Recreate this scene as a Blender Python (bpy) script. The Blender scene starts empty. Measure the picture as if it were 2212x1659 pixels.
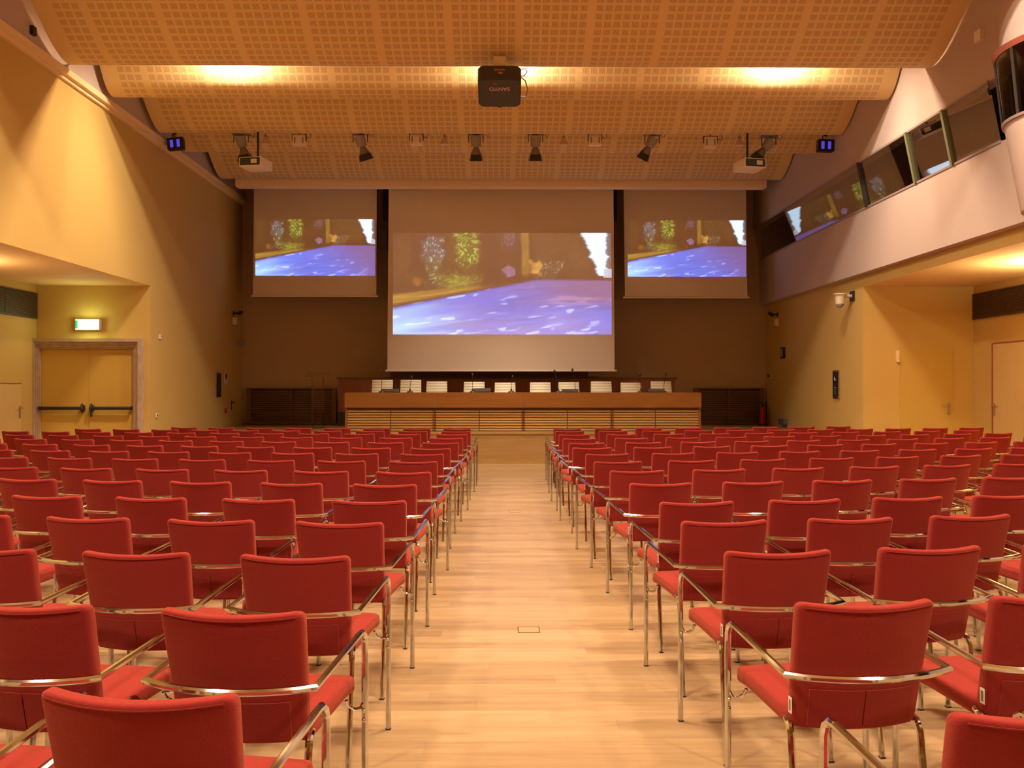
import bpy, bmesh, math, random
from mathutils import Vector, Matrix
random.seed(7)
sc = bpy.context.scene
COL = sc.collection
PI = math.pi

# ------------------------------------------------------------------ camera
EYE = 1.53                      # camera height above the floor
FPX = 2000.0                    # focal length in pixels of the 2212 px frame
cam_d = bpy.data.cameras.new('camera')
cam_d.sensor_fit = 'HORIZONTAL'
cam_d.sensor_width = 36.0
cam_d.lens = FPX * 36.0 / 2212.0
cam_d.clip_start = 0.05
cam_d.clip_end = 200
cam = bpy.data.objects.new('camera', cam_d)
COL.objects.link(cam)
cam.location = (0, 0, EYE)
cam.rotation_euler = (PI/2 + math.atan(6.5/FPX), 0, -math.atan(22/FPX))
sc.camera = cam
# ------------------------------------------------------------------ world, exposure
w = bpy.data.worlds.new('world'); sc.world = w; w.use_nodes = True
bgn = w.node_tree.nodes['Background']
bgn.inputs[0].default_value = (0.9, 0.55, 0.3, 1)
bgn.inputs[1].default_value = 0.02
sc.view_settings.view_transform = 'Standard'
sc.view_settings.look = 'None'
sc.view_settings.exposure = 0.0
sc.view_settings.gamma = 1.0
sc.view_settings.use_curve_mapping = False

WARM = (1.0, 0.71, 0.455)
def area(name, loc, rot, sx, sy, power, color=WARM, spread=180):
    d = bpy.data.lights.new(name, 'AREA'); d.shape = 'RECTANGLE'
    d.size = sx; d.size_y = sy; d.energy = power; d.color = color
    d.spread = math.radians(spread)
    o = bpy.data.objects.new(name, d); COL.objects.link(o)
    o.location = loc; o.rotation_euler = rot
    return o
# three strong lamps in every gap between the hanging ceiling panels, one row ahead and two rows overhead and behind
LAMP_P = 205
for ry, rp in ((13.42, 1.0), (9.07, 1.0), (4.72, 1.1), (0.37, 1.1)):
    for lx in (-4.0, 0.1, 4.15):
        area('ceiling_lamp_light', (lx, ry, EYE + 4.93), (0, 0, 0), 0.55, 0.12, LAMP_P*rp)
        area('added_panel_glow', (lx, ry + .20, EYE + 4.97), (math.radians(50), 0, 0), 0.60, 0.05, 85, (1.0, .82, .60))  # extra light added beyond the shade plate to brighten the next panel
# two stage spotlights that fall on the middle of the speakers desk
for lx, tx in ((-.47, -.9), (.61, 1.3)):
    d = bpy.data.lights.new('stage_spot_light', 'SPOT'); d.energy = 470; d.color = (1.0, .80, .54)
    d.spot_size = math.radians(72); d.spot_blend = 1.0; d.shadow_soft_size = .08
    o = bpy.data.objects.new('stage_spot_light', d); COL.objects.link(o); o.location = (lx, 17.20, EYE + 4.02)
    o.rotation_euler = (Vector((tx, 19.6, .6)) - o.location).to_track_quat('-Z', 'Y').to_euler()
# wall-washers hidden in the two side bays
for sx, yy in ((-1, 12.9), (1, 12.7), (-1, 8.0), (1, 8.0)):
    area('bay_lamp_light', (sx*7.75, yy, EYE + 1.35), (PI, 0, 0), 0.30, 0.12, 46 if sx < 0 else 145, (1.0, .76, .42))

# ------------------------------------------------------------------ materials
def s2l(c):
    return tuple(((v/255.0)/12.92 if v/255.0 <= .04045 else ((v/255.0+.055)/1.055)**2.4) for v in c)
MATS = {}
def mat(name, col, rough=.6, metal=0.0, spec=.5, bump=0.0, bscale=40.0, var=0.0, emit=None, estr=1.0, coat=0.0, sheen=0.0, sheent=(1, 1, 1)):
    if name in MATS: return MATS[name]
    m = bpy.data.materials.new(name); m.use_nodes = True
    nt = m.node_tree; b = nt.nodes['Principled BSDF']
    b.inputs['Base Color'].default_value = (*col, 1)
    b.inputs['Roughness'].default_value = rough
    b.inputs['Metallic'].default_value = metal
    b.inputs['Specular IOR Level'].default_value = spec
    b.inputs['Coat Weight'].default_value = coat
    b.inputs['Sheen Weight'].default_value = sheen
    b.inputs['Sheen Tint'].default_value = (*sheent, 1)
    if emit:
        b.inputs['Emission Color'].default_value = (*emit, 1)
        b.inputs['Emission Strength'].default_value = estr
    tc = nt.nodes.new('ShaderNodeTexCoord')
    n = nt.nodes.new('ShaderNodeTexNoise'); n.inputs['Scale'].default_value = bscale
    n.inputs['Detail'].default_value = 3
    nt.links.new(tc.outputs['Object'], n.inputs['Vector'])
    if var > 0:
        mx = nt.nodes.new('ShaderNodeMix'); mx.data_type = 'RGBA'
        mx.inputs[6].default_value = tuple(c*(1-var) for c in col) + (1,)
        mx.inputs[7].default_value = tuple(min(1, c*(1+var)) for c in col) + (1,)
        nt.links.new(n.outputs['Fac'], mx.inputs[0]); nt.links.new(mx.outputs[2], b.inputs['Base Color'])
    if bump > 0:
        bp = nt.nodes.new('ShaderNodeBump'); bp.inputs['Strength'].default_value = bump
        bp.inputs['Distance'].default_value = .004
        nt.links.new(n.outputs['Fac'], bp.inputs['Height']); nt.links.new(bp.outputs['Normal'], b.inputs['Normal'])
    MATS[name] = m
    return m

M_YEL = mat('ochre_plaster', (.57, .40, .125), .8, bump=.25, bscale=60, var=.04)
M_WHT = mat('pink_white_plaster', (.49, .395, .37), .8, bump=.15, bscale=60, var=.03)
M_CRM = mat('cream_paint', (.82, .64, .36), .7, bump=.1, bscale=50, var=.03)
M_SOF = mat('soffit_paint', (.80, .55, .24), .8, bump=.1, bscale=50, var=.03)
M_BACK = mat('stage_wall_plaster', (.50, .37, .25), .85, bump=.3, bscale=70, var=.06)
M_DOOR = mat('door_ochre_paint', (.55, .38, .09), .5, var=.03, bscale=8)
M_DOORP = mat('door_cream_paint', (.62, .45, .20), .45, var=.03, bscale=8)
M_CHROME = mat('chrome', (.58, .60, .62), .08, metal=1.0, bscale=4, var=.02)
M_STEEL = mat('brushed_steel', (.62, .56, .50), .3, metal=1.0, bscale=20, var=.05)
M_RUB = mat('black_rubber', (.02, .018, .018), .6, bump=.1)
M_RED = mat('red_wool', (.235, .0195, .019), .92, spec=.15, bump=.35, bscale=260, var=.10, sheen=.36, sheent=(1.0, .36, .20))
M_REDD = mat('red_wool_cover', (.21, .0175, .018), .92, spec=.15, bump=.35, bscale=260, var=.10, sheen=.32, sheent=(1.0, .36, .20))
M_TAG = mat('white_tag', (.75, .70, .66), .6, var=.05)
M_TAGP = mat('grey_print', (.18, .17, .16), .6, var=.2)
M_BLK = mat('black_plastic', (.018, .015, .014), .45, var=.1)
M_BLK2 = mat('dark_charcoal_plastic', (.040, .032, .034), .5, var=.1)
M_GREY = mat('grey_plastic', (.30, .27, .25), .5, var=.05)
M_WPL = mat('white_plastic', (.78, .70, .60), .5, var=.03)
M_SCR = mat('projection_cloth', (.72, .62, .56), .9, var=.01)
M_DKW = mat('dark_wood', (.12, .045, .022), .45, bscale=14, var=.25)
M_DKM = mat('dark_metal', (.05, .05, .055), .4, metal=.6, var=.1)
M_MARB = mat('grey_brown_marble', (.46, .36, .30), .35, bscale=9, var=.35)
M_EXT = mat('extinguisher_red', (.35, .01, .012), .3, var=.05)
M_BLU = mat('blue_grey_plastic', (.12, .13, .22), .5, var=.1)
M_VENT = mat('vent_dark_metal', (.09, .055, .035), .6, var=.2)
M_LEA = mat('white_leather', (.92, .88, .72), .45, var=.02, bump=.05)
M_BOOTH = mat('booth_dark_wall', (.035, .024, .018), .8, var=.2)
M_MULL = mat('green_grey_mullion', (.17, .19, .10), .5, var=.1)
M_RIM = mat('red_brown_rim', (.30, .08, .05), .5, var=.1)
M_FRM = mat('window_frame_grey', (.30, .23, .22), .45, var=.1)
M_VIO = mat('violet_glow', (.02, .01, .05), .4, emit=(.10, .07, .80), estr=.8)
M_HOT = mat('lamp_glow', (.8, .8, .8), .4, emit=(1.0, .75, .9), estr=9)
M_SIGN = mat('sign_glow', (.9, .9, .9), .4, emit=(.95, 1.0, .72), estr=14)
M_SIGNG = mat('sign_green_glow', (.02, .3, .12), .4, emit=(.02, .26, .08), estr=1.0)

def wood(name, c1, c2, plank=(1.6, .12), rough=.35, axis='X', grain=1.0, lay=True, coat=0.0, plank_mix=.5):
    """wood with grain along one axis; lay=True adds separate boards of slightly different tone"""
    m = bpy.data.materials.new(name); m.use_nodes = True
    nt = m.node_tree; b = nt.nodes['Principled BSDF']; L = nt.links.new
    tc = nt.nodes.new('ShaderNodeTexCoord')
    mp = nt.nodes.new('ShaderNodeMapping')
    if axis == 'X': mp.inputs['Scale'].default_value = (1, 14, 14)
    elif axis == 'Y': mp.inputs['Scale'].default_value = (14, 1, 14)
    else: mp.inputs['Scale'].default_value = (14, 14, 1)
    L(tc.outputs['Object'], mp.inputs['Vector'])
    n = nt.nodes.new('ShaderNodeTexNoise'); n.inputs['Scale'].default_value = 1.6*grain
    n.inputs['Detail'].default_value = 6; n.inputs['Distortion'].default_value = .6
    L(mp.outputs[0], n.inputs['Vector'])
    r = nt.nodes.new('ShaderNodeValToRGB')
    r.color_ramp.elements[0].position = .3; r.color_ramp.elements[0].color = (*c1, 1)
    r.color_ramp.elements[1].position = .7; r.color_ramp.elements[1].color = (*c2, 1)
    L(n.outputs['Fac'], r.inputs[0])
    out = r.outputs[0]
    if lay:
        def mt(op, a, bb=None):
            q = nt.nodes.new('ShaderNodeMath'); q.operation = op
            for k_, v_ in enumerate((a, bb)):
                if v_ is None: continue
                if isinstance(v_, (int, float)): q.inputs[k_].default_value = v_
                else: L(v_, q.inputs[k_])
            return q.outputs[0]
        sp = nt.nodes.new('ShaderNodeSeparateXYZ'); L(tc.outputs['Object'], sp.inputs[0])
        yy = mt('ADD', sp.outputs[1], sp.outputs[2])
        row = mt('FLOOR', mt('DIVIDE', mt('ADD', yy, 100.0), plank[1]))
        w1 = nt.nodes.new('ShaderNodeTexWhiteNoise'); w1.noise_dimensions = '1D'; L(row, w1.inputs['W'])
        xx = mt('DIVIDE', mt('ADD', mt('ADD', sp.outputs[0], 200.0), mt('MULTIPLY', w1.outputs['Value'], plank[0]*7.3)), plank[0])
        col_ = mt('FLOOR', xx)
        cb = nt.nodes.new('ShaderNodeCombineXYZ'); L(row, cb.inputs[0]); L(col_, cb.inputs[1])
        w2 = nt.nodes.new('ShaderNodeTexWhiteNoise'); w2.noise_dimensions = '2D'; L(cb.outputs[0], w2.inputs['Vector'])
        fy = mt('FRACT', mt('DIVIDE', mt('ADD', yy, 100.0), plank[1])); fx = mt('FRACT', xx)
        gap = mt('MAXIMUM', mt('LESS_THAN', fy, .0016/plank[1]), mt('LESS_THAN', fx, .0018/plank[0]))
        tone = mt('SUBTRACT', mt('ADD', .74, mt('MULTIPLY', w2.outputs['Value'], .30)), mt('MULTIPLY', gap, .22))
        tn = nt.nodes.new('ShaderNodeCombineXYZ'); L(tone, tn.inputs[0]); L(mt('POWER', tone, 1.15), tn.inputs[1]); L(mt('POWER', tone, 1.35), tn.inputs[2])
        mx = nt.nodes.new('ShaderNodeMix'); mx.data_type = 'RGBA'; mx.blend_type = 'MULTIPLY'
        mx.inputs[0].default_value = min(1.0, plank_mix*1.5)
        L(out, mx.inputs[6]); L(tn.outputs[0], mx.inputs[7]); out = mx.outputs[2]
    L(out, b.inputs['Base Color'])
    b.inputs['Roughness'].default_value = rough
    b.inputs['Coat Weight'].default_value = coat
    b.inputs['Coat Roughness'].default_value = .2
    bp = nt.nodes.new('ShaderNodeBump'); bp.inputs['Strength'].default_value = .08; bp.inputs['Distance'].default_value = .002
    L(n.outputs['Fac'], bp.inputs['Height']); L(bp.outputs['Normal'], b.inputs['Normal'])
    return m
M_FLOOR = wood('maple_planks', (.39, .265, .14), (.49, .345, .195), (1.9, .13), .36, coat=.15)
M_STAGE = wood('stage_maple_boards', (.34, .20, .075), (.41, .255, .10), (2.4, .30), .4, plank_mix=.25)
M_DESK = wood('desk_cherry', (.215, .075, .013), (.26, .098, .018), rough=.38, lay=False)
M_SLAT = wood('desk_slat_wood', (.42, .24, .085), (.50, .30, .12), rough=.4, lay=False)
M_SLATB = wood('slat_backing_wood', (.16, .07, .025), (.20, .09, .03), rough=.6, lay=False)
M_GRIL = wood('grille_wood', (.15, .07, .035), (.20, .095, .05), rough=.5, lay=False)
M_PAN = wood('rear_panel_cherry', (.22, .065, .030), (.28, .085, .04), rough=.5, axis='Z', lay=False)

def perf_material():
    """perforated plasterboard: square fields of short parallel slots, seven fields to a board"""
    m = bpy.data.materials.new('perforated_board'); m.use_nodes = True
    nt = m.node_tree; b = nt.nodes['Principled BSDF']; L = nt.links.new
    uv = nt.nodes.new('ShaderNodeUVMap'); uv.uv_map = 'UVMap'
    sp = nt.nodes.new('ShaderNodeSeparateXYZ'); L(uv.outputs[0], sp.inputs[0])
    def mt(op, a, bb=None, c=None):
        n = nt.nodes.new('ShaderNodeMath'); n.operation = op
        for i, v in enumerate((a, bb, c)):
            if v is None: continue
            if isinstance(v, (int, float)): n.inputs[i].default_value = v
            else: L(v, n.inputs[i])
        return n.outputs[0]
    X = sp.outputs[0]; S = sp.outputs[1]
    P = .935; C = .1218
    xb = mt('MULTIPLY', mt('FRACT', mt('DIVIDE', mt('ADD', X, .70+P*20), P)), P)     # 0..P inside a board
    xs = mt('SUBTRACT', xb, .041)
    ci = mt('DIVIDE', xs, C)
    inb = mt('MULTIPLY', mt('GREATER_THAN', ci, 0.0), mt('LESS_THAN', ci, 7.0))
    fx = mt('FRACT', ci)
    fs = mt('FRACT', mt('DIVIDE', mt('ADD', S, 10*C), C))
    cellx = mt('MULTIPLY', mt('GREATER_THAN', fx, .13), mt('LESS_THAN', fx, .87))
    cells = mt('MULTIPLY', mt('GREATER_THAN', fs, .16), mt('LESS_THAN', fs, .84))
    sl = mt('FRACT', mt('MULTIPLY', mt('SUBTRACT', fx, .13), 6/.74))
    slot = mt('LESS_THAN', sl, .42)
    edge = mt('MULTIPLY', mt('LESS_THAN', mt('ABSOLUTE', X), 5.80), 1.0)
    k = mt('MULTIPLY', mt('MULTIPLY', inb, edge), mt('MULTIPLY', mt('MULTIPLY', cellx, cells), slot))
    mx = nt.nodes.new('ShaderNodeMix'); mx.data_type = 'RGBA'
    mx.inputs[6].default_value = (.72, .53, .25, 1); mx.inputs[7].default_value = (.34, .21, .10, 1)
    L(k, mx.inputs[0]); L(mx.outputs[2], b.inputs['Base Color'])
    b.inputs['Roughness'].default_value = .8
    return m
M_PERF = perf_material()
M_PEDGE = mat('board_edge_paint', (.66, .49, .25), .8, var=.02)

def glass_mat(name, tint=(1, 1, 1), refl=1.0, dark=0.0):
    m = bpy.data.materials.new(name); m.use_nodes = True
    nt = m.node_tree; nt.nodes.clear(); L = nt.links.new
    o = nt.nodes.new('ShaderNodeOutputMaterial')
    t = nt.nodes.new('ShaderNodeBsdfTransparent'); t.inputs[0].default_value = (*tint, 1)
    g = nt.nodes.new('ShaderNodeBsdfGlossy'); g.inputs['Roughness'].default_value = .01
    g.inputs['Color'].default_value = (1, 1, 1, 1)
    f = nt.nodes.new('ShaderNodeFresnel'); f.inputs['IOR'].default_value = 1.5
    mu = nt.nodes.new('ShaderNodeMath'); mu.operation = 'MULTIPLY'; mu.inputs[1].default_value = refl; mu.use_clamp = True
    L(f.outputs[0], mu.inputs[0])
    mx = nt.nodes.new('ShaderNodeMixShader'); L(mu.outputs[0], mx.inputs[0]); L(t.outputs[0], mx.inputs[1]); L(g.outputs[0], mx.inputs[2])
    L(mx.outputs[0], o.inputs[0])
    return m
M_GLASS = glass_mat('booth_glass', (.50, .52, .46), .5)
M_ACR = glass_mat('clear_acrylic', (.96, .94, .90), .5)

# ------------------------------------------------------------------ mesh helpers
def newbm(): return bmesh.new()
def add_box(bm, x0, x1, y0, y1, z0, z1, M=None):
    vs = [bm.verts.new((x, y, z)) for z in (z0, z1) for y in (y0, y1) for x in (x0, x1)]
    for f in ((0, 2, 3, 1), (4, 5, 7, 6), (0, 1, 5, 4), (2, 6, 7, 3), (0, 4, 6, 2), (1, 3, 7, 5)):
        bm.faces.new([vs[i] for i in f])
    if M is not None: bmesh.ops.transform(bm, matrix=M, verts=vs)
    return vs
def add_tube(bm, pts, r, n=8, square=False, closed_ends=True, ry=None):
    pts = [Vector(p) for p in pts]
    rings = []
    up0 = Vector((0, 0, 1))
    t0 = (pts[1]-pts[0]).normalized()
    if abs(t0.dot(up0)) > .95: up0 = Vector((0, 1, 0))
    side = t0.cross(up0).normalized(); up = side.cross(t0).normalized()
    for i, p in enumerate(pts):
        if i == 0: t = pts[1]-pts[0]
        elif i == len(pts)-1: t = pts[-1]-pts[-2]
        else: t = (pts[i]-pts[i-1]).normalized() + (pts[i+1]-pts[i]).normalized()
        t.normalize()
        up = (up - t*up.dot(t)).normalized(); side = t.cross(up).normalized()
        k = 1.0
        if 0 < i < len(pts)-1:
            c = (pts[i]-pts[i-1]).normalized().dot(t); k = 1/max(c, .5)
        ring = []
        for j in range(n):
            a = 2*PI*(j+.5)/n
            rr = r
            ca, sa = math.cos(a), math.sin(a)
            if square:
                q = 1/max(abs(ca), abs(sa)); q = min(q, 1.25); ca *= q; sa *= q
            ring.append(bm.verts.new(p + side*ca*rr*k + up*sa*(ry or rr)*1.0))
        rings.append(ring)
    for a, b in zip(rings, rings[1:]):
        for j in range(n):
            bm.faces.new((a[j], a[(j+1) % n], b[(j+1) % n], b[j]))
    if closed_ends:
        bm.faces.new(rings[0][::-1]); bm.faces.new(rings[-1])
def add_cyl(bm, p0, p1, r0, r1=None, n=16):
    r1 = r0 if r1 is None else r1
    p0, p1 = Vector(p0), Vector(p1); t = (p1-p0).normalized()
    u = Vector((0, 0, 1)) if abs(t.z) < .9 else Vector((1, 0, 0))
    s = t.cross(u).normalized(); u = s.cross(t)
    A = [bm.verts.new(p0+(s*math.cos(2*PI*j/n)+u*math.sin(2*PI*j/n))*r0) for j in range(n)]
    B = [bm.verts.new(p1+(s*math.cos(2*PI*j/n)+u*math.sin(2*PI*j/n))*r1) for j in range(n)]
    for j in range(n): bm.faces.new((A[j], A[(j+1) % n], B[(j+1) % n], B[j]))
    bm.faces.new(A[::-1]); bm.faces.new(B)
def add_sphere(bm, c, r, n=10, sc_=(1, 1, 1)):
    bmesh.ops.create_uvsphere(bm, u_segments=n, v_segments=max(6, n//2+1), radius=r,
        matrix=Matrix.Translation(c) @ Matrix.Diagonal((*sc_, 1)))
def quad(bm, *p):
    return bm.faces.new([bm.verts.new(q) for q in p])
def obj(name, bm, m, parent=None, smooth=False, loc=None, recalc=True):
    if recalc: bmesh.ops.recalc_face_normals(bm, faces=bm.faces)
    me = bpy.data.meshes.new(name); bm.to_mesh(me); bm.free()
    if smooth:
        me.shade_smooth() if hasattr(me, 'shade_smooth') else None
        try: me.set_sharp_from_angle(angle=math.radians(42))
        except Exception: pass
    me.materials.append(m)
    o = bpy.data.objects.new(name, me); COL.objects.link(o)
    if parent is not None: o.parent = parent
    if loc is not None: o.location = loc
    return o
def tag(o, label, cat, group=None, kind=None):
    o['label'] = label; o['category'] = cat
    if group: o['group'] = group
    if kind: o['kind'] = kind
    return o
def thing(name, label, cat, loc=(0, 0, 0), rz=0.0, group=None, rot=None):
    o = bpy.data.objects.new(name, None); COL.objects.link(o); o.empty_display_size = .1
    o.location = loc; o.rotation_euler = rot or (0, 0, rz)
    return tag(o, label, cat, group)
def struct(name, bm, m, label, cat='wall', parent=None, smooth=False):
    o = obj(name, bm, m, parent, smooth)
    if parent is None: tag(o, label, cat, kind='structure')
    return o
def sroot(name, label, cat, loc=(0, 0, 0)):
    o = thing(name, label, cat, loc); o['kind'] = 'structure'; return o
def kids(o): return [c for c in bpy.data.objects if c.parent == o]
def tree_of(root):
    """(object, children) nest gathered once so that copies are cheap"""
    return (root, [tree_of(c) for c in kids(root)])
def dup(t, parent=None):
    src, ch = t
    c = src.copy(); COL.objects.link(c)
    if parent is not None: c.parent = parent
    for s in ch: dup(s, c)
    return c
def rounded_box(w, d, h, bev, segs=3, cutx=0, cutz=0, cutsy=0, big=None):
    """box centred on x and y, from z 0 to h; big = larger radius for the corners seen from behind"""
    bm = newbm(); add_box(bm, -w/2, w/2, -d/2, d/2, 0, h)
    if big:
        es = [e for e in bm.edges if abs((e.verts[0].co-e.verts[1].co).normalized().y) > .9]
        bmesh.ops.bevel(bm, geom=es, offset=big, segments=4, profile=.5, affect='EDGES')
        es = [e for e in bm.edges if len(e.link_faces) == 2 and e.calc_face_angle() > .7]
        bmesh.ops.bevel(bm, geom=es, offset=bev, segments=segs, profile=.5, affect='EDGES')
    else:
        bmesh.ops.bevel(bm, geom=bm.edges[:], offset=bev, segments=segs, profile=.5, affect='EDGES')
    for k in range(1, cutx):
        x = -w/2 + w*k/cutx
        bmesh.ops.bisect_plane(bm, geom=bm.verts[:]+bm.edges[:]+bm.faces[:], plane_co=(x, 0, 0), plane_no=(1, 0, 0))
    for k in range(1, cutz):
        z = h*k/cutz
        bmesh.ops.bisect_plane(bm, geom=bm.verts[:]+bm.edges[:]+bm.faces[:], plane_co=(0, 0, z), plane_no=(0, 0, 1))
    for k in range(1, cutsy):
        y = -d/2 + d*k/cutsy
        bmesh.ops.bisect_plane(bm, geom=bm.verts[:]+bm.edges[:]+bm.faces[:], plane_co=(0, y, 0), plane_no=(0, 1, 0))
    return bm

# ------------------------------------------------------------------ room shell
XL, XR = -6.20, 6.35          # side walls
YB = 22.2                     # wall behind the stage
YS = 18.4                     # stage edge
HS = 0.63                     # stage height
YN = -4.5                     # wall behind the camera
SL, SR = EYE+1.789, EYE+1.765 # soffit heights of the side bays
XNL, XNR = -8.2, 8.3          # back walls of the side bays
YDL, YDR = 16.4, 16.2         # door walls of the side bays
ZC = 8.15                     # true ceiling

bm = newbm(); add_box(bm, XNL-.2, XNR+.2, YN, YB+.2, -.1, 0)
struct('floor', bm, M_FLOOR, 'pale maple plank floor running through the whole hall', 'floor')
bm = newbm(); add_box(bm, XL-.2, XR+.2, YN, YB+.2, ZC, ZC+.1)
struct('ceiling', bm, M_CRM, 'plain ceiling above the hanging panels', 'ceiling')
# left main wall: full height ahead of the bay, upper part over the bay
bm = newbm()
add_box(bm, XL-.25, XL, YDL, YB, 0, EYE+4.33)
add_box(bm, XL-.25, XL, YN, YDL, SL, EYE+4.33)
struct('wall_left', bm, M_YEL, 'ochre plaster wall on the left with the doorway bay below it')
bm = newbm(); add_box(bm, XL-.25, XL+.08, YN, YB, EYE+4.47, ZC)
struct('wall_left_upper', bm, M_WHT, 'whitish top strip of the left wall above its ledge')
bm = newbm()
add_box(bm, XL-.25, XL+.05, YN, YB, EYE+4.33, EYE+4.38); add_box(bm, XL-.25, XL+.115, YN, YB, EYE+4.38, EYE+4.47)
struct('trim_left', bm, M_CRM, 'moulded ledge running along the top of the left wall', 'trim')
# left bay
bm = newbm(); add_box(bm, XNL-.2, XL-.25, YN, YDL, SL, SL+.15)
add_box(bm, XL-.26, XL-.0005, YN, YDL, SL-.001, SL+.02)
struct('ceiling_left_bay', bm, M_SOF, 'low yellow ceiling of the left side bay', 'ceiling')
bm = newbm(); add_box(bm, XNL-.2, XNL, YN, YDL+.2, 0, SL)
struct('wall_left_bay', bm, M_YEL, 'yellow outer wall of the left side bay')
bm = newbm()
dl0, dl1 = (93-1084)*YDL/FPX, (291-1084)*YDL/FPX     # opening of the double door
dzt = EYE + (836-754)*YDL/FPX
add_box(bm, XNL, dl0, YDL, YDL+.2, 0, SL); add_box(bm, dl1, XL-.25, YDL, YDL+.2, 0, SL)
add_box(bm, dl0, dl1, YDL, YDL+.2, dzt, SL); add_box(bm, dl0, dl1, YDL+.12, YDL+.2, 0, dzt)
struct('wall_left_end', bm, M_YEL, 'yellow end wall of the left bay around the double door')
# right walls
bm = newbm()
add_box(bm, XR, XR+.25, YDR, YB, 0, EYE+2.05)
add_box(bm, XR, XR+.25, YN, YDR, SR, EYE+2.05)
struct('wall_right', bm, M_YEL, 'ochre lower wall on the right below the white gallery')
bm = newbm()
XG = 6.20
vs = [(XG, EYE+1.965), (XG, EYE+3.05), (XR+.25, EYE+3.05), (XR+.25, EYE+2.05), (XR, EYE+2.05), (XR, EYE+1.965)]
A = [bm.verts.new((x, YN, z)) for x, z in vs]; B = [bm.verts.new((x, YB, z)) for x, z in vs]
for i in range(6): bm.faces.new((A[i], A[(i+1) % 6], B[(i+1) % 6], B[i]))
bm.faces.new(A); bm.faces.new(B[::-1])
struct('wall_right_gallery', bm, M_WHT, 'pinkish white gallery parapet below the slanted glazing on the right')
XU = 6.05
bm = newbm(); add_box(bm, XU, XU+.2, YN, YB, EYE+3.80, ZC)
struct('wall_right_upper', bm, M_WHT, 'pinkish white wall above the slanted glazing on the right')
# right bay
bm = newbm(); add_box(bm, XR+.25, XNR+.2, YN, YDR, SR, SR+.15)
add_box(bm, XR+.0005, XR+.26, YN, YDR, SR-.001, SR+.02)
struct('ceiling_right_bay', bm, M_SOF, 'low yellow ceiling of the right side bay', 'ceiling')
bm = newbm(); add_box(bm, XNR, XNR+.2, YN, YDR+.2, 0, SR)
struct('wall_right_bay', bm, M_YEL, 'yellow outer wall of the right side bay')
bm = newbm(); add_box(bm, XR+.25, XNR, YDR, YDR+.2, 0, SR)
struct('wall_right_end', bm, M_YEL, 'yellow end wall of the right bay with a single door')
# stage wall, rear wall
bm = newbm(); add_box(bm, XL-.25, XR+.25, YB, YB+.2, 0, ZC)
struct('wall_stage', bm, M_BACK, 'brown plaster wall behind the stage')
bm = newbm(); add_box(bm, XNL-.2, XNR+.2, YN-.2, YN, 0, ZC)
struct('wall_rear', bm, M_YEL, 'wall at the rear of the hall behind the viewer')
# stage
bm = newbm(); add_box(bm, XL, XR, YS, YB, 0, HS-.04); 
st = struct('floor_stage', bm, M_STAGE, 'low maple stage platform across the front of the hall', 'stage')
bm = newbm(); add_box(bm, XL, XR, YS-.02, YB, HS-.04, HS)
struct('stage_top', bm, M_STAGE, '', parent=st)
bm = newbm(); add_box(bm, XL, XR, YB-.06, YB-.001, HS, HS+.045)
struct('baseboard_stage', bm, M_STAGE, 'low wooden skirting at the foot of the stage wall', 'skirting')

# ------------------------------------------------------------------ gallery glazing and booth on the right
YG1 = 11.42
def glaz(y, t):     # t 0 bottom .. 1 top
    return (XG + (XU-XG)*t, y, EYE + 3.05 + (.75)*t)
win = sroot('window_1', 'long slanted control room window along the right gallery', 'window')
bm = newbm()
quad(bm, glaz(YG1, 0), glaz(YB-.01, 0), glaz(YB-.01, 1), glaz(YG1, 1))
struct('pane', bm, M_GLASS, '', parent=win)
bm = newbm()
for t in (0.0, 1.0):
    p = glaz(YG1, t); q = glaz(YB-.01, t)
    add_tube(bm, [(p[0]+.0, p[1], p[2]), (q[0], q[1], q[2])], .022, 4)
struct('window_frame', bm, M_FRM, '', parent=win)
for y in (12.62, 13.75, 15.6):
    bm = newbm(); p = glaz(y, 0); q = glaz(y, 1)
    add_tube(bm, [(p[0]-.012, p[1], p[2]), (q[0]-.012, q[1], q[2])], .034, 4, square=True)
    struct('mullion', bm, M_MULL if y < 14 else M_BOOTH, '', parent=win)
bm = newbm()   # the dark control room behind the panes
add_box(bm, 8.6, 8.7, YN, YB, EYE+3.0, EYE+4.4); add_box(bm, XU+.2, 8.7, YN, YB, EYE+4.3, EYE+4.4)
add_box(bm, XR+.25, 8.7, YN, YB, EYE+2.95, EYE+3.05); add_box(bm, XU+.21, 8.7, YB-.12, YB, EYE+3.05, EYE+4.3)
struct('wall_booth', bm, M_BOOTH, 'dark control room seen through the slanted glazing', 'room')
# rounded bay of the gallery
bay = sroot('wall_right_bay_window', 'rounded glazed bay bulging from the gallery at the top right', 'bay')
BC = (6.62, 10.35)
def frus(z0, r0, z1, r1, n=40, thick=.0):
    bm = newbm(); A = []; B = []
    for j in range(n+1):
        a = PI/2 + PI*j/n
        A.append(bm.verts.new((BC[0]+r0*math.cos(a), BC[1]+r0*math.sin(a), z0)))
        B.append(bm.verts.new((BC[0]+r1*math.cos(a), BC[1]+r1*math.sin(a), z1)))
    for j in range(n): bm.faces.new((A[j], A[j+1], B[j+1], B[j]))
    return bm, A, B
bm, A, B = frus(EYE+2.02, .68, EYE+3.02, .85); bm.faces.new(A); bm.faces.new(B)
struct('parapet', bm, M_WHT, '', parent=bay, smooth=True)
bm, A, B = frus(EYE+3.05, .865, EYE+3.80, .945)
struct('curved_pane', bm, M_GLASS, '', parent=bay, smooth=True)
bm, A, B = frus(EYE+3.79, .955, EYE+3.85, .98); bm.faces.new(A); bm.faces.new(B)
struct('top_rim', bm, M_RIM, '', parent=bay, smooth=True)
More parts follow.
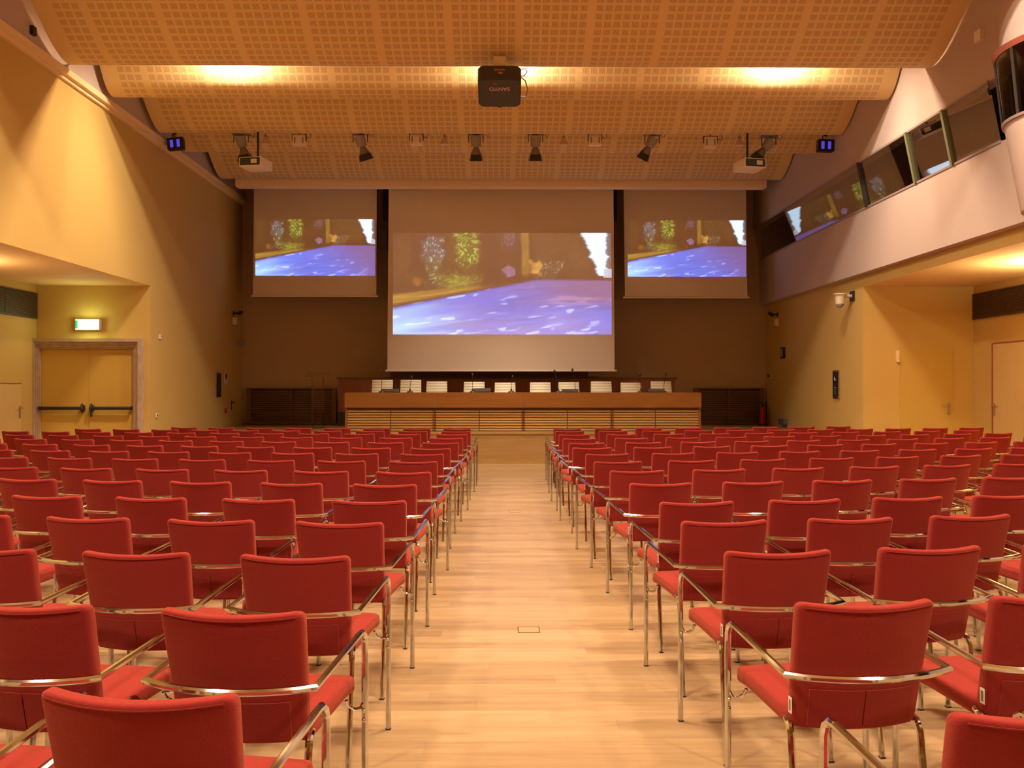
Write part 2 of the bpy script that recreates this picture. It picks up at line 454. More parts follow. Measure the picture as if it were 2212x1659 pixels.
bm, A, B = frus(EYE+3.02, .875, EYE+3.05, .88); bm.faces.new(A); bm.faces.new(B)
struct('sill_rim', bm, M_FRM, '', parent=bay, smooth=True)
bm, A, B = frus(EYE+3.852, .90, ZC-.01, .90); bm.faces.new(A); bm.faces.new(B)
struct('bay_head', bm, M_WHT, '', parent=bay, smooth=True)
for ang in (118, 152, 186, 220):
    bm = newbm(); a = math.radians(ang)
    add_tube(bm, [(BC[0]+.85*math.cos(a), BC[1]+.85*math.sin(a), EYE+3.05), (BC[0]+.93*math.cos(a), BC[1]+.93*math.sin(a), EYE+3.79)], .025, 4, square=True)
    struct('bay_mullion', bm, M_BOOTH, '', parent=bay)
bm = newbm()
add_cyl(bm, (6.22, 10.25, EYE+1.86), (6.22, 10.25, EYE+2.02), .13, .16, 24)
obj('ring_base', bm, M_RIM, bay, True)

# ------------------------------------------------------------------ hanging ceiling panels
XE = 6.02
PROF = [
 [(15.9-21.2+15.9-.0, 0)],
]
P1 = [(10.2, 6.02), (11.0, 5.50), (11.86, 4.95), (12.24, 4.70), (12.5, 4.56), (12.72, 4.492), (12.88, 4.478), (13.05, 4.515), (13.17, 4.58)]
P2 = [(13.62, 5.20), (13.75, 5.03), (13.87, 4.86), (14.03, 4.655), (14.16, 4.54), (14.3, 4.487), (14.43, 4.492), (14.55, 4.54)]
P3 = [(14.72, 5.45), (15.2, 5.11), (15.5, 4.90), (15.8, 4.685), (16.0, 4.565), (16.2, 4.493), (16.34, 4.478), (16.5, 4.51), (16.62, 4.57)]
P4 = [(16.68, 5.02), (17.0, 4.765), (17.25, 4.60), (17.45, 4.51), (17.6, 4.480), (17.75, 4.485), (17.88, 4.54)]
P5 = [(18.0, 5.52), (18.9, 4.90), (19.3, 4.65), (19.55, 4.535), (19.75, 4.483), (19.92, 4.478), (20.05, 4.50)]
def smooth_prof(p, it=2):
    for _ in range(it):
        q = [p[0]]
        for a, b in zip(p, p[1:]):
            q.append((a[0]*.75+b[0]*.25, a[1]*.75+b[1]*.25)); q.append((a[0]*.25+b[0]*.75, a[1]*.25+b[1]*.75))
        q.append(p[-1]); p = q
    return p
def ceiling_panel(prof, label, phase=0.0):
    p = smooth_prof(prof)
    t = thing('acoustic_ceiling_panel', label, 'ceiling panel', (0, prof[0][0], EYE+prof[0][1]), group='curved perforated ceiling panels')
    oy, oz = prof[0][0], prof[0][1]
    bm = newbm(); uvl = bm.loops.layers.uv.new('UVMap')
    s = phase; S = [s]
    for a, b in zip(p, p[1:]):
        s += math.hypot(b[0]-a[0], b[1]-a[1]); S.append(s)
    row = [[bm.verts.new((x, y-oy, h-oz)) for x in (-XE, XE)] for y, h in p]
    xs = (-XE, XE)
    for i in range(len(p)-1):
        f = bm.faces.new((row[i][0], row[i][1], row[i+1][1], row[i+1][0]))
        for lp, (u, v) in zip(f.loops, ((xs[0], S[i]), (xs[1], S[i]), (xs[1], S[i+1]), (xs[0], S[i+1]))):
            lp[uvl].uv = (u, v)
        f.smooth = True
    me_o = obj('perforated_face', bm, M_PERF, t, True, recalc=False)
    bm = newbm()     # solid core behind the face, with the end caps
    T = .018
    lo = [(y-oy, h-oz+.002) for y, h in p]; hi = []
    for i, (y, h) in enumerate(p):
        a = p[max(0, i-1)]; b = p[min(len(p)-1, i+1)]
        dy, dh = b[0]-a[0], b[1]-a[1]; L_ = math.hypot(dy, dh)
        ny, nh = -dh/L_, dy/L_
        hi.append((y-oy+ny*T, h-oz+nh*T))
    for x in xs:
        V1 = [bm.verts.new((x, a, b)) for a, b in lo]; V2 = [bm.verts.new((x, a, b)) for a, b in hi]
        for i in range(len(p)-1): bm.faces.new((V1[i], V1[i+1], V2[i+1], V2[i]))
        if x == xs[0]: W1, W2 = V1, V2
    for i in range(len(p)-1): bm.faces.new((W2[i], W2[i+1], V2[i+1], V2[i]))
    bm.faces.new((W1[0], W2[0], V2[0], V1[0])); bm.faces.new((W1[-1], W2[-1], V2[-1], V1[-1]))
    obj('panel_edge', bm, M_PEDGE, t)
    return t
ceiling_panel(P5, 'perforated wavy ceiling panel nearest the projection screens', .03)
ceiling_panel(P4, 'shallow perforated ceiling panel directly behind the row of stage spotlights', .02)
ceiling_panel(P3, 'deep perforated ceiling panel just in front of the row of stage spotlights', .05)
ceiling_panel(P2, 'brightly lit perforated ceiling panel behind the big hanging projector', .01)
ceiling_panel(P1, 'large perforated ceiling panel at the top carrying the big projector', .06)
for k, lab in ((-1, 'perforated ceiling panel overhead next behind the topmost visible one'), (-2, 'perforated ceiling panel above the rear seat rows'), (-3, 'perforated ceiling panel at the back of the hall')):
    ceiling_panel([(y + 4.35*k, h) for y, h in P1], lab, .04)
for k, lab in ((-1, 'narrow ceiling panel overhead shading the lamps over the middle rows'), (-2, 'narrow ceiling panel shading the lamps over the near rows'), (-3, 'narrow ceiling panel shading the lamps above the viewer')):  # unseen repeats of the narrow panel, added to block forward lamp light
    ceiling_panel([(y + 4.35*k, h) for y, h in P2[:-1]], lab, .04)
# closing beam in front of the screens
bm = newbm(); add_box(bm, -5.78, 5.78, 20.12, 20.42, EYE+4.36, EYE+4.62); add_box(bm, -5.78, 5.78, 20.30, 20.42, EYE+4.62, ZC)
struct('trim_screen_beam', bm, mat('beam_paint', (.90, .70, .50), .8), 'plain boxed beam from which the screens hang', 'beam')

# lamp housings that carry the ceiling lamps
lamp_lbl = {13.42: 'behind the big projector', 9.07: 'over the middle rows', 4.72: 'over the near rows', .37: 'above the viewer'}
for ry in (13.42, 9.07, 4.72, .37):
    for nm, lx in (('left', -4.0), ('middle', .1), ('right', 4.15)):
        t = thing('ceiling_lamp', 'white lamp in ceiling gap %s, %s of three' % (lamp_lbl[ry], nm), 'lamp', (lx, ry, EYE+5.0), group='lamps hidden between the ceiling panels')
        bm = newbm(); add_box(bm, -.32, .32, -.10, .16, 0, .10); add_box(bm, -.34, .34, .145, .16, -.235, .0); obj('housing', bm, M_WPL, t)  # far-side plate is added to cut the light towards the stage
        bm = newbm(); add_cyl(bm, (0, 0, .10), (0, 0, ZC-EYE-5.0), .012); obj('suspension_rod', bm, M_STEEL, t)
for sx, yy, lb in ((-1, 12.9, 'left bay beside the double door'), (1, 12.7, 'right bay beside the single door'), (-1, 8.0, 'left bay near the viewer'), (1, 8.0, 'right bay near the viewer')):
    bm = newbm(); add_box(bm, -.17, .17, -.08, .08, -.05, -.005)
    o = obj('wall_lamp', bm, M_WPL, None, loc=(sx*7.75, yy, EYE+1.35)); 
    bmx = newbm(); xw = (XNL if sx < 0 else XNR) - sx*7.75
    add_box(bmx, min(0, xw), max(0, xw), -.02, .02, -.04, -.01); obj('bracket', bmx, M_WPL, o)
    tag(o, 'white uplighter bracket lamp on the outer wall of the %s' % lb, 'lamp', 'uplighters in the side bays')

# ------------------------------------------------------------------ projection screens
def _h(i, j, k):
    v = math.sin(i*127.1 + j*311.7 + k*74.7)*43758.5453
    return v-math.floor(v)
def vn(x, y, k=0):
    i, j = math.floor(x), math.floor(y); a, b = x-i, y-j
    a = a*a*(3-2*a); b = b*b*(3-2*b)
    return (_h(i, j, k)*(1-a)+_h(i+1, j, k)*a)*(1-b) + (_h(i, j+1, k)*(1-a)+_h(i+1, j+1, k)*a)*b
def fb(x, y, k=0): return .6*vn(x, y, k)+.4*vn(x*2.3+7, y*2.3+3, k+5)
def ss(a, b, x):
    t = max(0, min(1, (x-a)/(b-a))); return t*t*(3-2*t)
def picture(u, v, blend):
    """forest road film still: u 0..1 to the right, v 0..1 upwards; returns light colour added to the cloth"""
    y = 1-v
    c = [.012, .004, .0]
    def add(col, k):
        for i in range(3): c[i] += col[i]*k
    def over(col, k):
        for i in range(3): c[i] = c[i]*(1-k) + col[i]*k
    hor = .735 - .275*u/.66 if u < .66 else .46 + .02*(u-.66)
    fine = fb(u*150+18*vn(u*9, y*9, 3), y*62, 1)
    big = vn(u*17, y*8, 2)
    wob = (vn(u*40, y*22, 9)-.5)*.03
    def leaves(u0, u1, y0, y1, col, k, th=.62):
        uu = u+wob; yy = y+wob*1.5
        m = ss(u0-.015, u0+.02, uu)*(1-ss(u1-.02, u1+.015, uu))*ss(y0-.05, y0+.04, yy)*(1-ss(y1-.10, y1+.06, yy))
        add(col, m*k*(.10+.35*big + 1.5*ss(th, th+.2, fine)))
    leaves(.14, .225, .04, .30, (.20, .30, .34), 1.0, .60)
    leaves(.15, .225, .26, .55, (.15, .22, .10), .9, .56)
    leaves(.235, .30, -.1, .58, (.10, .09, .008), .45, .62)
    leaves(.29, .39, -.1, .34, (.17, .27, .03), 1.0, .52)
    leaves(.36, .50, .10, .34, (.16, .05, .005), .30, .60)
    leaves(.50, .60, -.1, .14, (.20, .20, .30), .5, .58)
    leaves(.64, .90, -.1, .40, (.10, .09, .02), .38, .60)
    leaves(.0, .13, .05, .52, (.09, .08, .015), .35, .58)
    leaves(.66, .78, .30, .44, (.22, .22, .15), .5, .55)
    for tu, tw in ((.105, .028), (.445, .040), (.572, .016)):
        over((.004, .002, .0), .75*(1-ss(tw*.6, tw*1.2, abs(u-tu+.4*wob)))*(1-ss(.44, .50, y)))
    k = (1-ss(.008, .024, abs(u-.603-.012*y+.25*wob)))*(1-ss(.38, .45, y)); over((.25, .16, .012), k*(.45+.7*vn(u*120, y*14, 4)))
    k = 1-ss(.55, 1.15, math.hypot((u-.655+wob)/.036, (y-.345+wob*2)/.085)); over((.58, .30, .06), k*(.5+.6*vn(u*70, y*40, 6)))
    k = 1-ss(.5, 1.2, math.hypot((u-.532+wob)/.030, (y-.38+wob*2)/.06)); over((.26, .17, .34), k*.8*(.4+.8*vn(u*90, y*50, 7)))
    k = 1-ss(.4, 1.2, math.hypot((u-.11+wob)/.028, (y-.48)/.055)); over((.22, .09, .012), k*.7)
    k = 1-ss(.2, 1.2, math.hypot((u-.29+wob)/.10, (y-.485+wob*2)/.09)); add((.13, .18, .015), k*(.3+.9*vn(u*60, y*34, 8)))
    leaves(.24, .40, .40, .56, (.15, .17, .02), .5, .5)
    # bright gap between the trees with its ragged edges and teal fir
    if y < .42:
        cen = .918 + .10*y; hw = .052 - .085*y
        rag = .020*(vn(y*34, 1.3, 11)-.5)+.010*(vn(y*90, 5.1, 12)-.5)
        k = ss(cen-hw-.012+rag, cen-hw+.010+rag, u)*(1-ss(cen+hw-.004-rag, cen+hw+.014-rag, u))
        over((.80, 1.15, 1.45), k)
        k2 = ss(cen+hw-.004-rag, cen+hw+.014-rag, u)*(1-ss(.99, 1.0, u)); over((.05, .15, .24), k2*(.25+1.0*ss(.35, .7, fine)))
        k2 *= ss(.2, .36, y); over((.20, .17, .03), k2*.6*ss(.4, .6, fine))
    if u > .960 and .355 < y < .44: over((.45, .52, .72), .9*ss(.960, .966, u))
    # verge
    if u < .62:
        top = hor-.125*(1-u/.62)
        str_ = vn(u*6, (y+.27*u)*70, 14)
        k = ss(top-.02, top+.025, y+wob*.6)*(1-ss(hor-.035*(1-u)-.02, hor-.004, y))*(1-ss(.26, .56, u))
        over((.36, .23, .030), k*(.45+.7*str_))
        k = ss(top+.01, top+.05, y)*(1-ss(hor-.03, hor+.01, y))*ss(.18, .5, u); over((.085, .012, .015), k*.7)
    k = ss(hor-.014, hor+.020, y)
    if k > 0:
        d = min(1, (y-hor)/(1-hor+1e-6)); q = y+.27*u
        road = [.035, .17, .92] if not blend else [.05, .14, .74]
        st = .6*vn(u*5, q*46, 15)+.4*vn(u*14, q*80, 16)
        road = [r*(.62+.6*st) for r in road]
        gl = ss(.60, .85, vn(u*11, q*24, 17))*ss(.45, .7, vn(u*26, q*44, 18))
        for i in range(3): road[i] += gl*(.34, .42, .55)[i]
        glare = (1-ss(.0, .40, u+.25*(st-.5)))*ss(.0, .16, d)*(.55+.45*ss(.3, .95, d)*1.0)*(.5+.9*ss(.25, .6, vn(u*3+2, q*13, 19)))
        for i in range(3): road[i] += glare*(.26, .48, .40)[i]
        dim = ss(.46, 1.02, u - .30*d + .16)
        if not blend:
            for i in range(3): road[i] = road[i]*(1-.82*dim) + (.09, .055, .20)[i]*dim
        else:
            dd = dim*(1-ss(.30, .6, d))
            for i in range(3): road[i] = road[i]*(1-.75*dd) + (.13, .06, .12)[i]*dd
        over(road, k)
    if blend:
        add((.030, .018, .016), 1.0)
        k = (1-ss(.4, 1.1, math.hypot((u-.82)/.17, (y-.66)/.06))); add((.30, .16, .12), k*.5*ss(.3, .7, vn(u*22, y*40, 21)))
        k = (1-ss(.5, 1.1, math.hypot((u-.80)/.12, (y-.88)/.10))); add((.16, .12, .10), k*.5*vn(u*12, y*12, 22))
    return c
def film_material():
    m = bpy.data.materials.new('projected_film'); m.use_nodes = True
    nt = m.node_tree; b = nt.nodes['Principled BSDF']
    b.inputs['Base Color'].default_value = (.72, .62, .56, 1); b.inputs['Roughness'].default_value = .9
    at = nt.nodes.new('ShaderNodeVertexColor'); at.layer_name = 'film'
    nt.links.new(at.outputs['Color'], b.inputs['Emission Color'])
    b.inputs['Emission Strength'].default_value = 1.0
    return m
M_FILM = film_material()
def film_mesh(name, blend, nx=330, ny=160):
    me = bpy.data.meshes.new(name)
    V = [(i/nx, 0.0, j/ny) for j in range(ny+1) for i in range(nx+1)]
    F = [(j*(nx+1)+i, j*(nx+1)+i+1, (j+1)*(nx+1)+i+1, (j+1)*(nx+1)+i) for j in range(ny) for i in range(nx)]
    me.from_pydata(V, [], F)
    at = me.color_attributes.new('film', 'FLOAT_COLOR', 'POINT')
    buf = []
    for (u, _, v) in V:
        c = picture(u, v, blend); buf += [max(0, c[0]), max(0, c[1]), max(0, c[2]), 1.0]
    at.data.foreach_set('color', buf)
    me.materials.append(M_FILM); return me
FM_S = film_mesh('film_side', False, 240, 110); FM_C = film_mesh('film_centre', True)
def screen(px0, px1, pxb0, pxb1, pyb, pic, Y, me, label):
    def X(p): return (p-1084)*Y/FPX
    def H(p): return EYE + (836-p)*Y/FPX
    t = thing('projection_screen', label, 'screen', (X((pxb0+pxb1)/2), Y, H(pyb)), group='hanging projection screens')
    ox, oz = X((pxb0+pxb1)/2), H(pyb)
    ztop = EYE + 4.9
    zb = H(pyb)
    def xe(z, side):   # side edge runs slightly outwards towards the bar
        zt = H(402); k = (z-zb)/(zt-zb)
        a = X(pxb0+4) if side < 0 else X(pxb1-4); b = X(px0) if side < 0 else X(px1)
        return a + (b-a)*k
    bm = newbm()
    for yy in (0, .004):
        V = [bm.verts.new((xe(z, s)-ox, yy, z-oz)) for z, s in ((zb, -1), (zb, 1), (ztop, 1), (ztop, -1))]
        bm.faces.new(V if yy == 0 else V[::-1])
    obj('screen_cloth', bm, M_SCR, t, recalc=False)
    bm = newbm(); xr = xe(ztop, 1)-ox+.05; xl = xe(ztop, -1)-ox-.05
    add_cyl(bm, (xl, 0, ztop-oz+.06), (xr, 0, ztop-oz+.06), .07)
    for q in (xl+.1, xr-.1): add_cyl(bm, (q, 0, ztop-oz+.1), (q, 0, ZC-oz), .015)
    obj('roller_case', bm, M_WPL, t, True)
    bm = newbm(); add_tube(bm, [(X(pxb0)-ox, 0.0, 0), (X(pxb1)-ox, 0.0, 0)], .022, 12); obj('weight_bar', bm, M_WPL, t, True)
    o = bpy.data.objects.new('projected_picture', me); COL.objects.link(o); o.parent = t
    x0, x1, y0, y1 = pic
    o.location = (X(x0)-ox, -.003, H(y1)-oz); o.scale = (X(x1)-X(x0), 1, H(y0)-H(y1))
    o['label'] = 'projected film still of a forest road'
    return t
screen(840, 1325.5, 833, 1332, 801, (849, 1321.5, 503, 722.5), 20.75, FM_C, 'large central projection screen showing a hazy forest road picture')
screen(550, 814, 544, 817, 640, (553, 810.5, 474, 596), 21.1, FM_S, 'small projection screen with a forest road picture at the left')
screen(1347.5, 1613, 1346.5, 1620, 642, (1356.5, 1613, 475, 597), 21.1, FM_S, 'small projection screen with a forest road picture at the right')

# black hanging loudspeakers and grey boxes beside the central screen
for x0, x1, s_ in ((828, 839, 'left'), (1324, 1333, 'right')):
    bm = newbm(); Y = 21.6; add_box(bm, (x0-1084)*Y/FPX, (x1-1084)*Y/FPX, Y, Y+.22, EYE+(836-474)*Y/FPX, EYE+(836-404)*Y/FPX)
    o = tag(obj('column_loudspeaker', bm, M_BLK), 'slim black loudspeaker hanging at the top %s edge of the central screen' % s_, 'loudspeaker', 'hanging loudspeakers by the central screen')
    bm = newbm(); add_cyl(bm, ((x0+x1)/2*Y/FPX-1084*Y/FPX, Y+.22, EYE+4.2), ((x0+x1)/2*Y/FPX-1084*Y/FPX, YB, EYE+4.2), .02); obj('wall_bracket', bm, M_DKM, o)
bm = newbm(); Y = 22.0; add_box(bm, (817-1084)*Y/FPX, (836-1084)*Y/FPX, Y-.12, YB, EYE+(836-534)*Y/FPX, EYE+(836-495)*Y/FPX)
tag(obj('junction_box', bm, M_GREY), 'grey box on the stage wall between left and central screens', 'box')

# ------------------------------------------------------------------ helpers for placing by distance
def PX(px, Y): return (px-1084)*Y/FPX
def PH(py, Y): return EYE + (836-py)*Y/FPX

# ------------------------------------------------------------------ stage furniture
YK = 18.72
desk = thing('conference_desk', 'long cherry wood speakers desk with slatted front on the stage', 'desk', (PX(1130.5, YK), YK, HS))
dx0, dx1 = PX(745, YK)-PX(1130.5, YK), PX(1516, YK)-PX(1130.5, YK)
ztop = PH(848, YK)-HS
bm = newbm(); add_box(bm, dx0, dx1, 0, .85, ztop-.04, ztop); obj('desktop', bm, M_DESK, desk)
zf = PH(880.5, YK)-HS
for k in range(4):
    a = dx0+(dx1-dx0)*k/4; b = dx0+(dx1-dx0)*(k+1)/4
    bm = newbm(); add_box(bm, a+.0015, b-.0015, -.012, .02, zf, ztop-.0405); obj('front_board', bm, M_DESK, desk)
for k in range(8):
    a = dx0+.03+(dx1-dx0-.06)*k/8; b = dx0+.03+(dx1-dx0-.06)*(k+1)/8
    bm = newbm(); n = 8; zh = zf-.035
    for j in range(n):
        z0 = .015+(zh-.015)*j/n; add_box(bm, a+.010, b-.010, .06, .085, z0, z0+(zh-.015)/n*.68)
    sl = obj('slatted_panel', bm, M_SLAT, desk)
    bm = newbm(); add_box(bm, a+.0015, b-.0015, .087, .10, .012, zf); obj('backing_board', bm, M_SLATB, sl)
for k in range(5):
    a = dx0+(dx1-dx0)*k/4
    wv = .05 if k in (0, 4) else .07
    aa = a if k == 0 else (a-wv if k == 4 else a-wv/2)
    bm = newbm()
    if k in (0, 4): add_box(bm, aa, aa+wv, .045, .80, 0, ztop-.041)
    else:
        for j in range(8):
            z0 = .015+(zf-.05)*j/8; add_box(bm, aa, aa+wv, .050, .0595, z0+.012, z0+(zf-.05)/8*.62)
    obj('side_panel' if k in (0, 4) else 'slat_joint', bm, M_DESK, desk)

def mic(px, tip, Y, label, tall):
    X = PX(px, Y); zb = PH(848, YK)
    t = thing('gooseneck_microphone', label, 'microphone', (X, Y, zb), group='gooseneck microphones on the speakers desk')
    bm = newbm(); add_cyl(bm, (0, 0, 0), (0, 0, .025), .07, .055, 20); add_cyl(bm, (0, 0, .025), (0, 0, .08), .025, .012, 12); obj('base', bm, M_BLK, t, True)
    tx = PX(tip[0], Y)-X; tz = PH(tip[1], Y)-zb
    bm = newbm(); pts = []
    for k in range(9):
        s = k/8; pts.append((tx*s**1.6, -.04*s**2, .08+(tz-.08)*s))
    add_tube(bm, pts, .0055, 6); obj('gooseneck', bm, M_BLK, t, True)
    bm = newbm(); add_sphere(bm, (tx, -.045, tz+.01), .022, 10, (1, 1, 1.6)); obj('capsule', bm, M_BLK, t, True)
mic(825, (824, 803), 18.86, 'tall thin microphone leftmost on the speakers desk', 1)
mic(886, (890, 816), 18.86, 'curved microphone in front of second white chair from left', 1)
mic(1021, (1020.5, 811), 18.86, 'straight microphone in front of fourth white chair from left', 1)
mic(1104.5, (1107, 815), 18.86, 'microphone in front of fifth white chair from left', 1)
mic(1206, (1197.5, 803), 18.86, 'left-leaning microphone at left edge of seventh white chair', 1)
mic(1243, (1236.5, 800), 19.36, 'tallest microphone rising behind the monitor at seventh chair', 1)
mic(1384.5, (1382, 809), 18.86, 'microphone at right edge of ninth white chair from left', 1)
mic(1434.5, (1438, 809), 19.36, 'rightmost microphone on the speakers desk', 1)
for x0, x1, y0, lab, ry in ((826, 862, 839.5, 'low black desk monitor in front of leftmost white chair', 0), (1022, 1060, 838, 'tilted black desk monitor near the fourth white chair', .03), (1213, 1250, 840, 'low black desk monitor in front of seventh white chair', 0), (1401, 1437, 839.5, 'low black desk monitor in front of rightmost white chair', 0)):
    Y = 19.02; zb = PH(848, YK)
    t = thing('desk_monitor', lab, 'monitor', (PX((x0+x1)/2, Y), Y, zb), group='low monitors on the speakers desk')
    hw = PX(x1, Y)/2-PX(x0, Y)/2
    bm = newbm(); zt = PH(y0, Y)-zb
    add_box(bm, -hw, hw, 0, .03, .012, zt, Matrix.Rotation(-ry, 4, 'Y') @ Matrix.Rotation(-.25, 4, 'X'))
    bmesh.ops.bevel(bm, geom=bm.edges[:], offset=.005, segments=2, affect='EDGES'); obj('monitor_shell', bm, M_BLK2, t)
    bm = newbm(); add_box(bm, -hw*.6, hw*.6, .0, .14, 0, .012); obj('foot', bm, M_BLK, t)

# white ribbed chairs behind the desk
def stage_chair():
    t = thing('speaker_chair', '', 'chair', (0, 0, 0))
    bm = rounded_box(.45, .03, .56, .006, 2, 8, 0)
    for v in bm.verts:
        k = v.co.z/.56
        v.co.x *= 1.06-.06*k
        v.co.y += .16*k - .05*(1-(v.co.x/.225)**2)
        v.co.y += 0
    o = obj('backrest', bm, M_LEA, t, True, loc=(0, 0, .46))
    bm = newbm()
    for j in range(9):
        z = .04+j*.06; k = z/.56; pts = []
        for i in range(9):
            x = (-.222+.444*i/8)*(1.06-.06*k); pts.append((x, .16*k-.05*(1-(x/.225)**2)-.0155, z))
        add_tube(bm, pts, .006, 5)
    obj('stitched_rib', bm, mat('leather_seam', (.62, .55, .42), .6), o, True)
    bm = rounded_box(.47, .44, .06, .02, 3); obj('seat', bm, M_LEA, t, True, loc=(0, -.24, .42))
    for s_ in (-1, 1):
        bm = newbm(); add_tube(bm, [(s_*.24, .0, .48), (s_*.25, -.02, .64), (s_*.25, -.28, .64), (s_*.24, -.32, .46)], .012, 8); obj('armrest', bm, M_CHROME, t, True)
    bm = newbm(); add_cyl(bm, (0, -.22, .07), (0, -.22, .42), .028); obj('column', bm, M_CHROME, t, True)
    for q in range(5):
        a = 2*PI*q/5+.3
        bm = newbm(); add_tube(bm, [(0, -.22, .08), (.24*math.cos(a), -.22+.24*math.sin(a), .045)], .016, 6)
        lg = obj('leg', bm, M_CHROME, t, True)
        bm = newbm(); add_sphere(bm, (.24*math.cos(a), -.22+.24*math.sin(a), .025), .025, 8); obj('caster', bm, M_BLK, lg, True)
    return t
SCH = [(827, 820.7, 'leftmost'), (888, 820.7, 'second from left'), (944, 824, 'third from left'), (1024.5, 825, 'fourth from left'), (1091, 826.5, 'fifth from left'), (1167, 826, 'sixth from left'), (1228.5, 825.7, 'fourth from right'), (1298.5, 824, 'third from right'), (1363, 826.6, 'second from right'), (1428, 823.8, 'rightmost')]
s0 = stage_chair(); s0.rotation_euler = (0, 0, 0); T0 = tree_of(s0)
for k, (px, py, lb) in enumerate(SCH):
    o = s0 if k == 0 else dup(T0)
    Y = 20.35; o.location = (PX(px, Y), Y-.16, HS + (PH(py, Y)-HS-1.02)*1.0)
    o.location.z = HS
    o.scale = (1, 1, (PH(py, Y)-HS)/1.02)
    o['label'] = 'white ribbed leather chair behind the desk, %s of ten' % lb; o['category'] = 'chair'; o['group'] = 'white chairs behind the speakers desk'

# dark wood screen wall behind the chairs
Y = 21.5
t = thing('wood_back_panel', 'low dark cherry wood panel wall behind the white chairs', 'panel', (PX(1095, Y), Y, HS))
x0, x1 = PX(731, Y)-PX(1095, Y), PX(1459, Y)-PX(1095, Y)
zt = PH(818, Y)-HS
for k in range(6):
    a = x0+(x1-x0)*k/6; b = x0+(x1-x0)*(k+1)/6
    bm = newbm(); add_box(bm, a+.003, b-.003, 0, .04, .32, zt); obj('panel_board', bm, M_PAN, t)
bm = newbm(); add_box(bm, x0-.04, x1+.04, -.03, .07, zt, zt+.03); obj('top_rail', bm, M_DKW, t)
bm = newbm(); add_box(bm, x0+.02, x1-.02, .01, .05, 0, .32); obj('plinth', bm, M_DKM, t)
bm = newbm(); add_box(bm, PX(846, 21.9), PX(1268, 21.9), 21.62, 22.18, HS, PH(801, 21.9))
o = tag(obj('projection_screen_chest', bm, M_DKW), 'dark wooden chest behind the panel wall under the central screen', 'cabinet')
bm = newbm(); add_box(bm, PX(1268, 21.9)+.005, PX(1291, 21.9), 21.62, 22.18, HS, PH(813.5, 21.9))
tag(obj('side_box', bm, M_DKW), 'small dark box stepping down right of the wooden chest', 'box')

# slatted grilles on the stage wall
def grille(px0, px1, lab):
    Y = 22.05; cx = PX((px0+px1)/2, Y)
    t = thing('wooden_grille', lab, 'grille', (cx, Y, HS), group='slatted wooden grilles at the foot of the stage wall')
    hw = (PX(px1, Y)-PX(px0, Y))/2; z0 = .03; z1 = PH(838, Y)-HS
    bm = newbm(); add_box(bm, -hw, -hw+.10, -.02, .08, z0, z1); add_box(bm, hw-.10, hw, -.02, .08, z0, z1)
    add_box(bm, -hw+.1, hw-.1, -.02, .08, z1-.03, z1); add_box(bm, -hw+.1, hw-.1, -.02, .08, z0, z0+.03); add_box(bm, -.012, .012, -.021, .08, z0+.03, z1-.03)
    obj('grille_frame', bm, M_GRIL, t)
    bm = newbm(); n = 17
    for j in range(n):
        z = z0+.04+(z1-z0-.09)*j/n
        for a, b in ((-hw+.101, -.013), (.013, hw-.101)): add_box(bm, a, b, 0, .03, z, z+(z1-z0-.09)/n*.55)
    obj('slats', bm, M_GRIL, t)
    bm = newbm(); add_box(bm, -hw+.1, hw-.1, .085, .10, z0, z1); g = obj('backing', bm, M_DKM, t)
    bm = newbm(); add_box(bm, -hw*.65, hw*.40, .045, .07, .20, .33); obj('radiator', bm, M_DKW, t)
grille(535, 727, 'slatted dark wooden grille on the stage wall left of desk')
grille(1500, 1652, 'slatted dark wooden grille on the stage wall right of desk')

# clear lectern
t = thing('acrylic_lectern', 'clear acrylic lectern standing on the stage left of the desk', 'lectern', (PX(688, 20.2), 20.2, HS))
bm = newbm(); add_box(bm, -.20, .20, -.16, .16, 0, .02); obj('base_plate', bm, M_ACR, t)
zt = PH(812, 20.2)-HS
for a, b, nm in ((-.13, -.12, 0), (.11, .12, 0)):
    bm = newbm(); add_box(bm, a, b, -.09, .09, .02, zt-.02); obj('upright_pane', bm, M_ACR, t)
bm = newbm(); add_box(bm, -.12, .11, .0, .008, .02, zt-.02); obj('front_pane', bm, M_ACR, t)
bm = newbm(); add_box(bm, -.26, .26, -.20, .20, 0, .012, Matrix.Translation((0, 0, zt+.03)) @ Matrix.Rotation(.28, 4, 'X')); obj('reading_top', bm, M_ACR, t)

# fire extinguisher
Y = 21.75
t = thing('fire_extinguisher', 'red fire extinguisher on its stand beside the right grille', 'fire extinguisher', (PX(1649, Y), Y, HS))
bm = newbm(); add_cyl(bm, (0, 0, .03), (0, 0, .40), .075, n=20); add_sphere(bm, (0, 0, .40), .075, 16, (1, 1, .6)); obj('cylinder', bm, M_EXT, t, True)
bm = newbm(); add_cyl(bm, (0, 0, .44), (0, 0, .50), .02); add_box(bm, -.02, .02, -.10, .03, .50, .515); add_box(bm, -.015, .015, -.09, .02, .47, .482); obj('valve_handle', bm, M_BLK, t)
bm = newbm(); add_tube(bm, [(.02, 0, .48), (.09, 0, .46), (.10, 0, .30), (.095, 0, .16)], .010, 8); obj('hose', bm, M_RUB, t, True)
bm = newbm(); add_box(bm, -.11, .11, -.09, .09, 0, .02); add_box(bm, .095, .11, .07, .085, .02, .55); add_box(bm, -.11, -.095, .07, .085, .02, .55); add_box(bm, -.11, .11, .07, .085, .53, .55); obj('stand', bm, M_DKM, t)

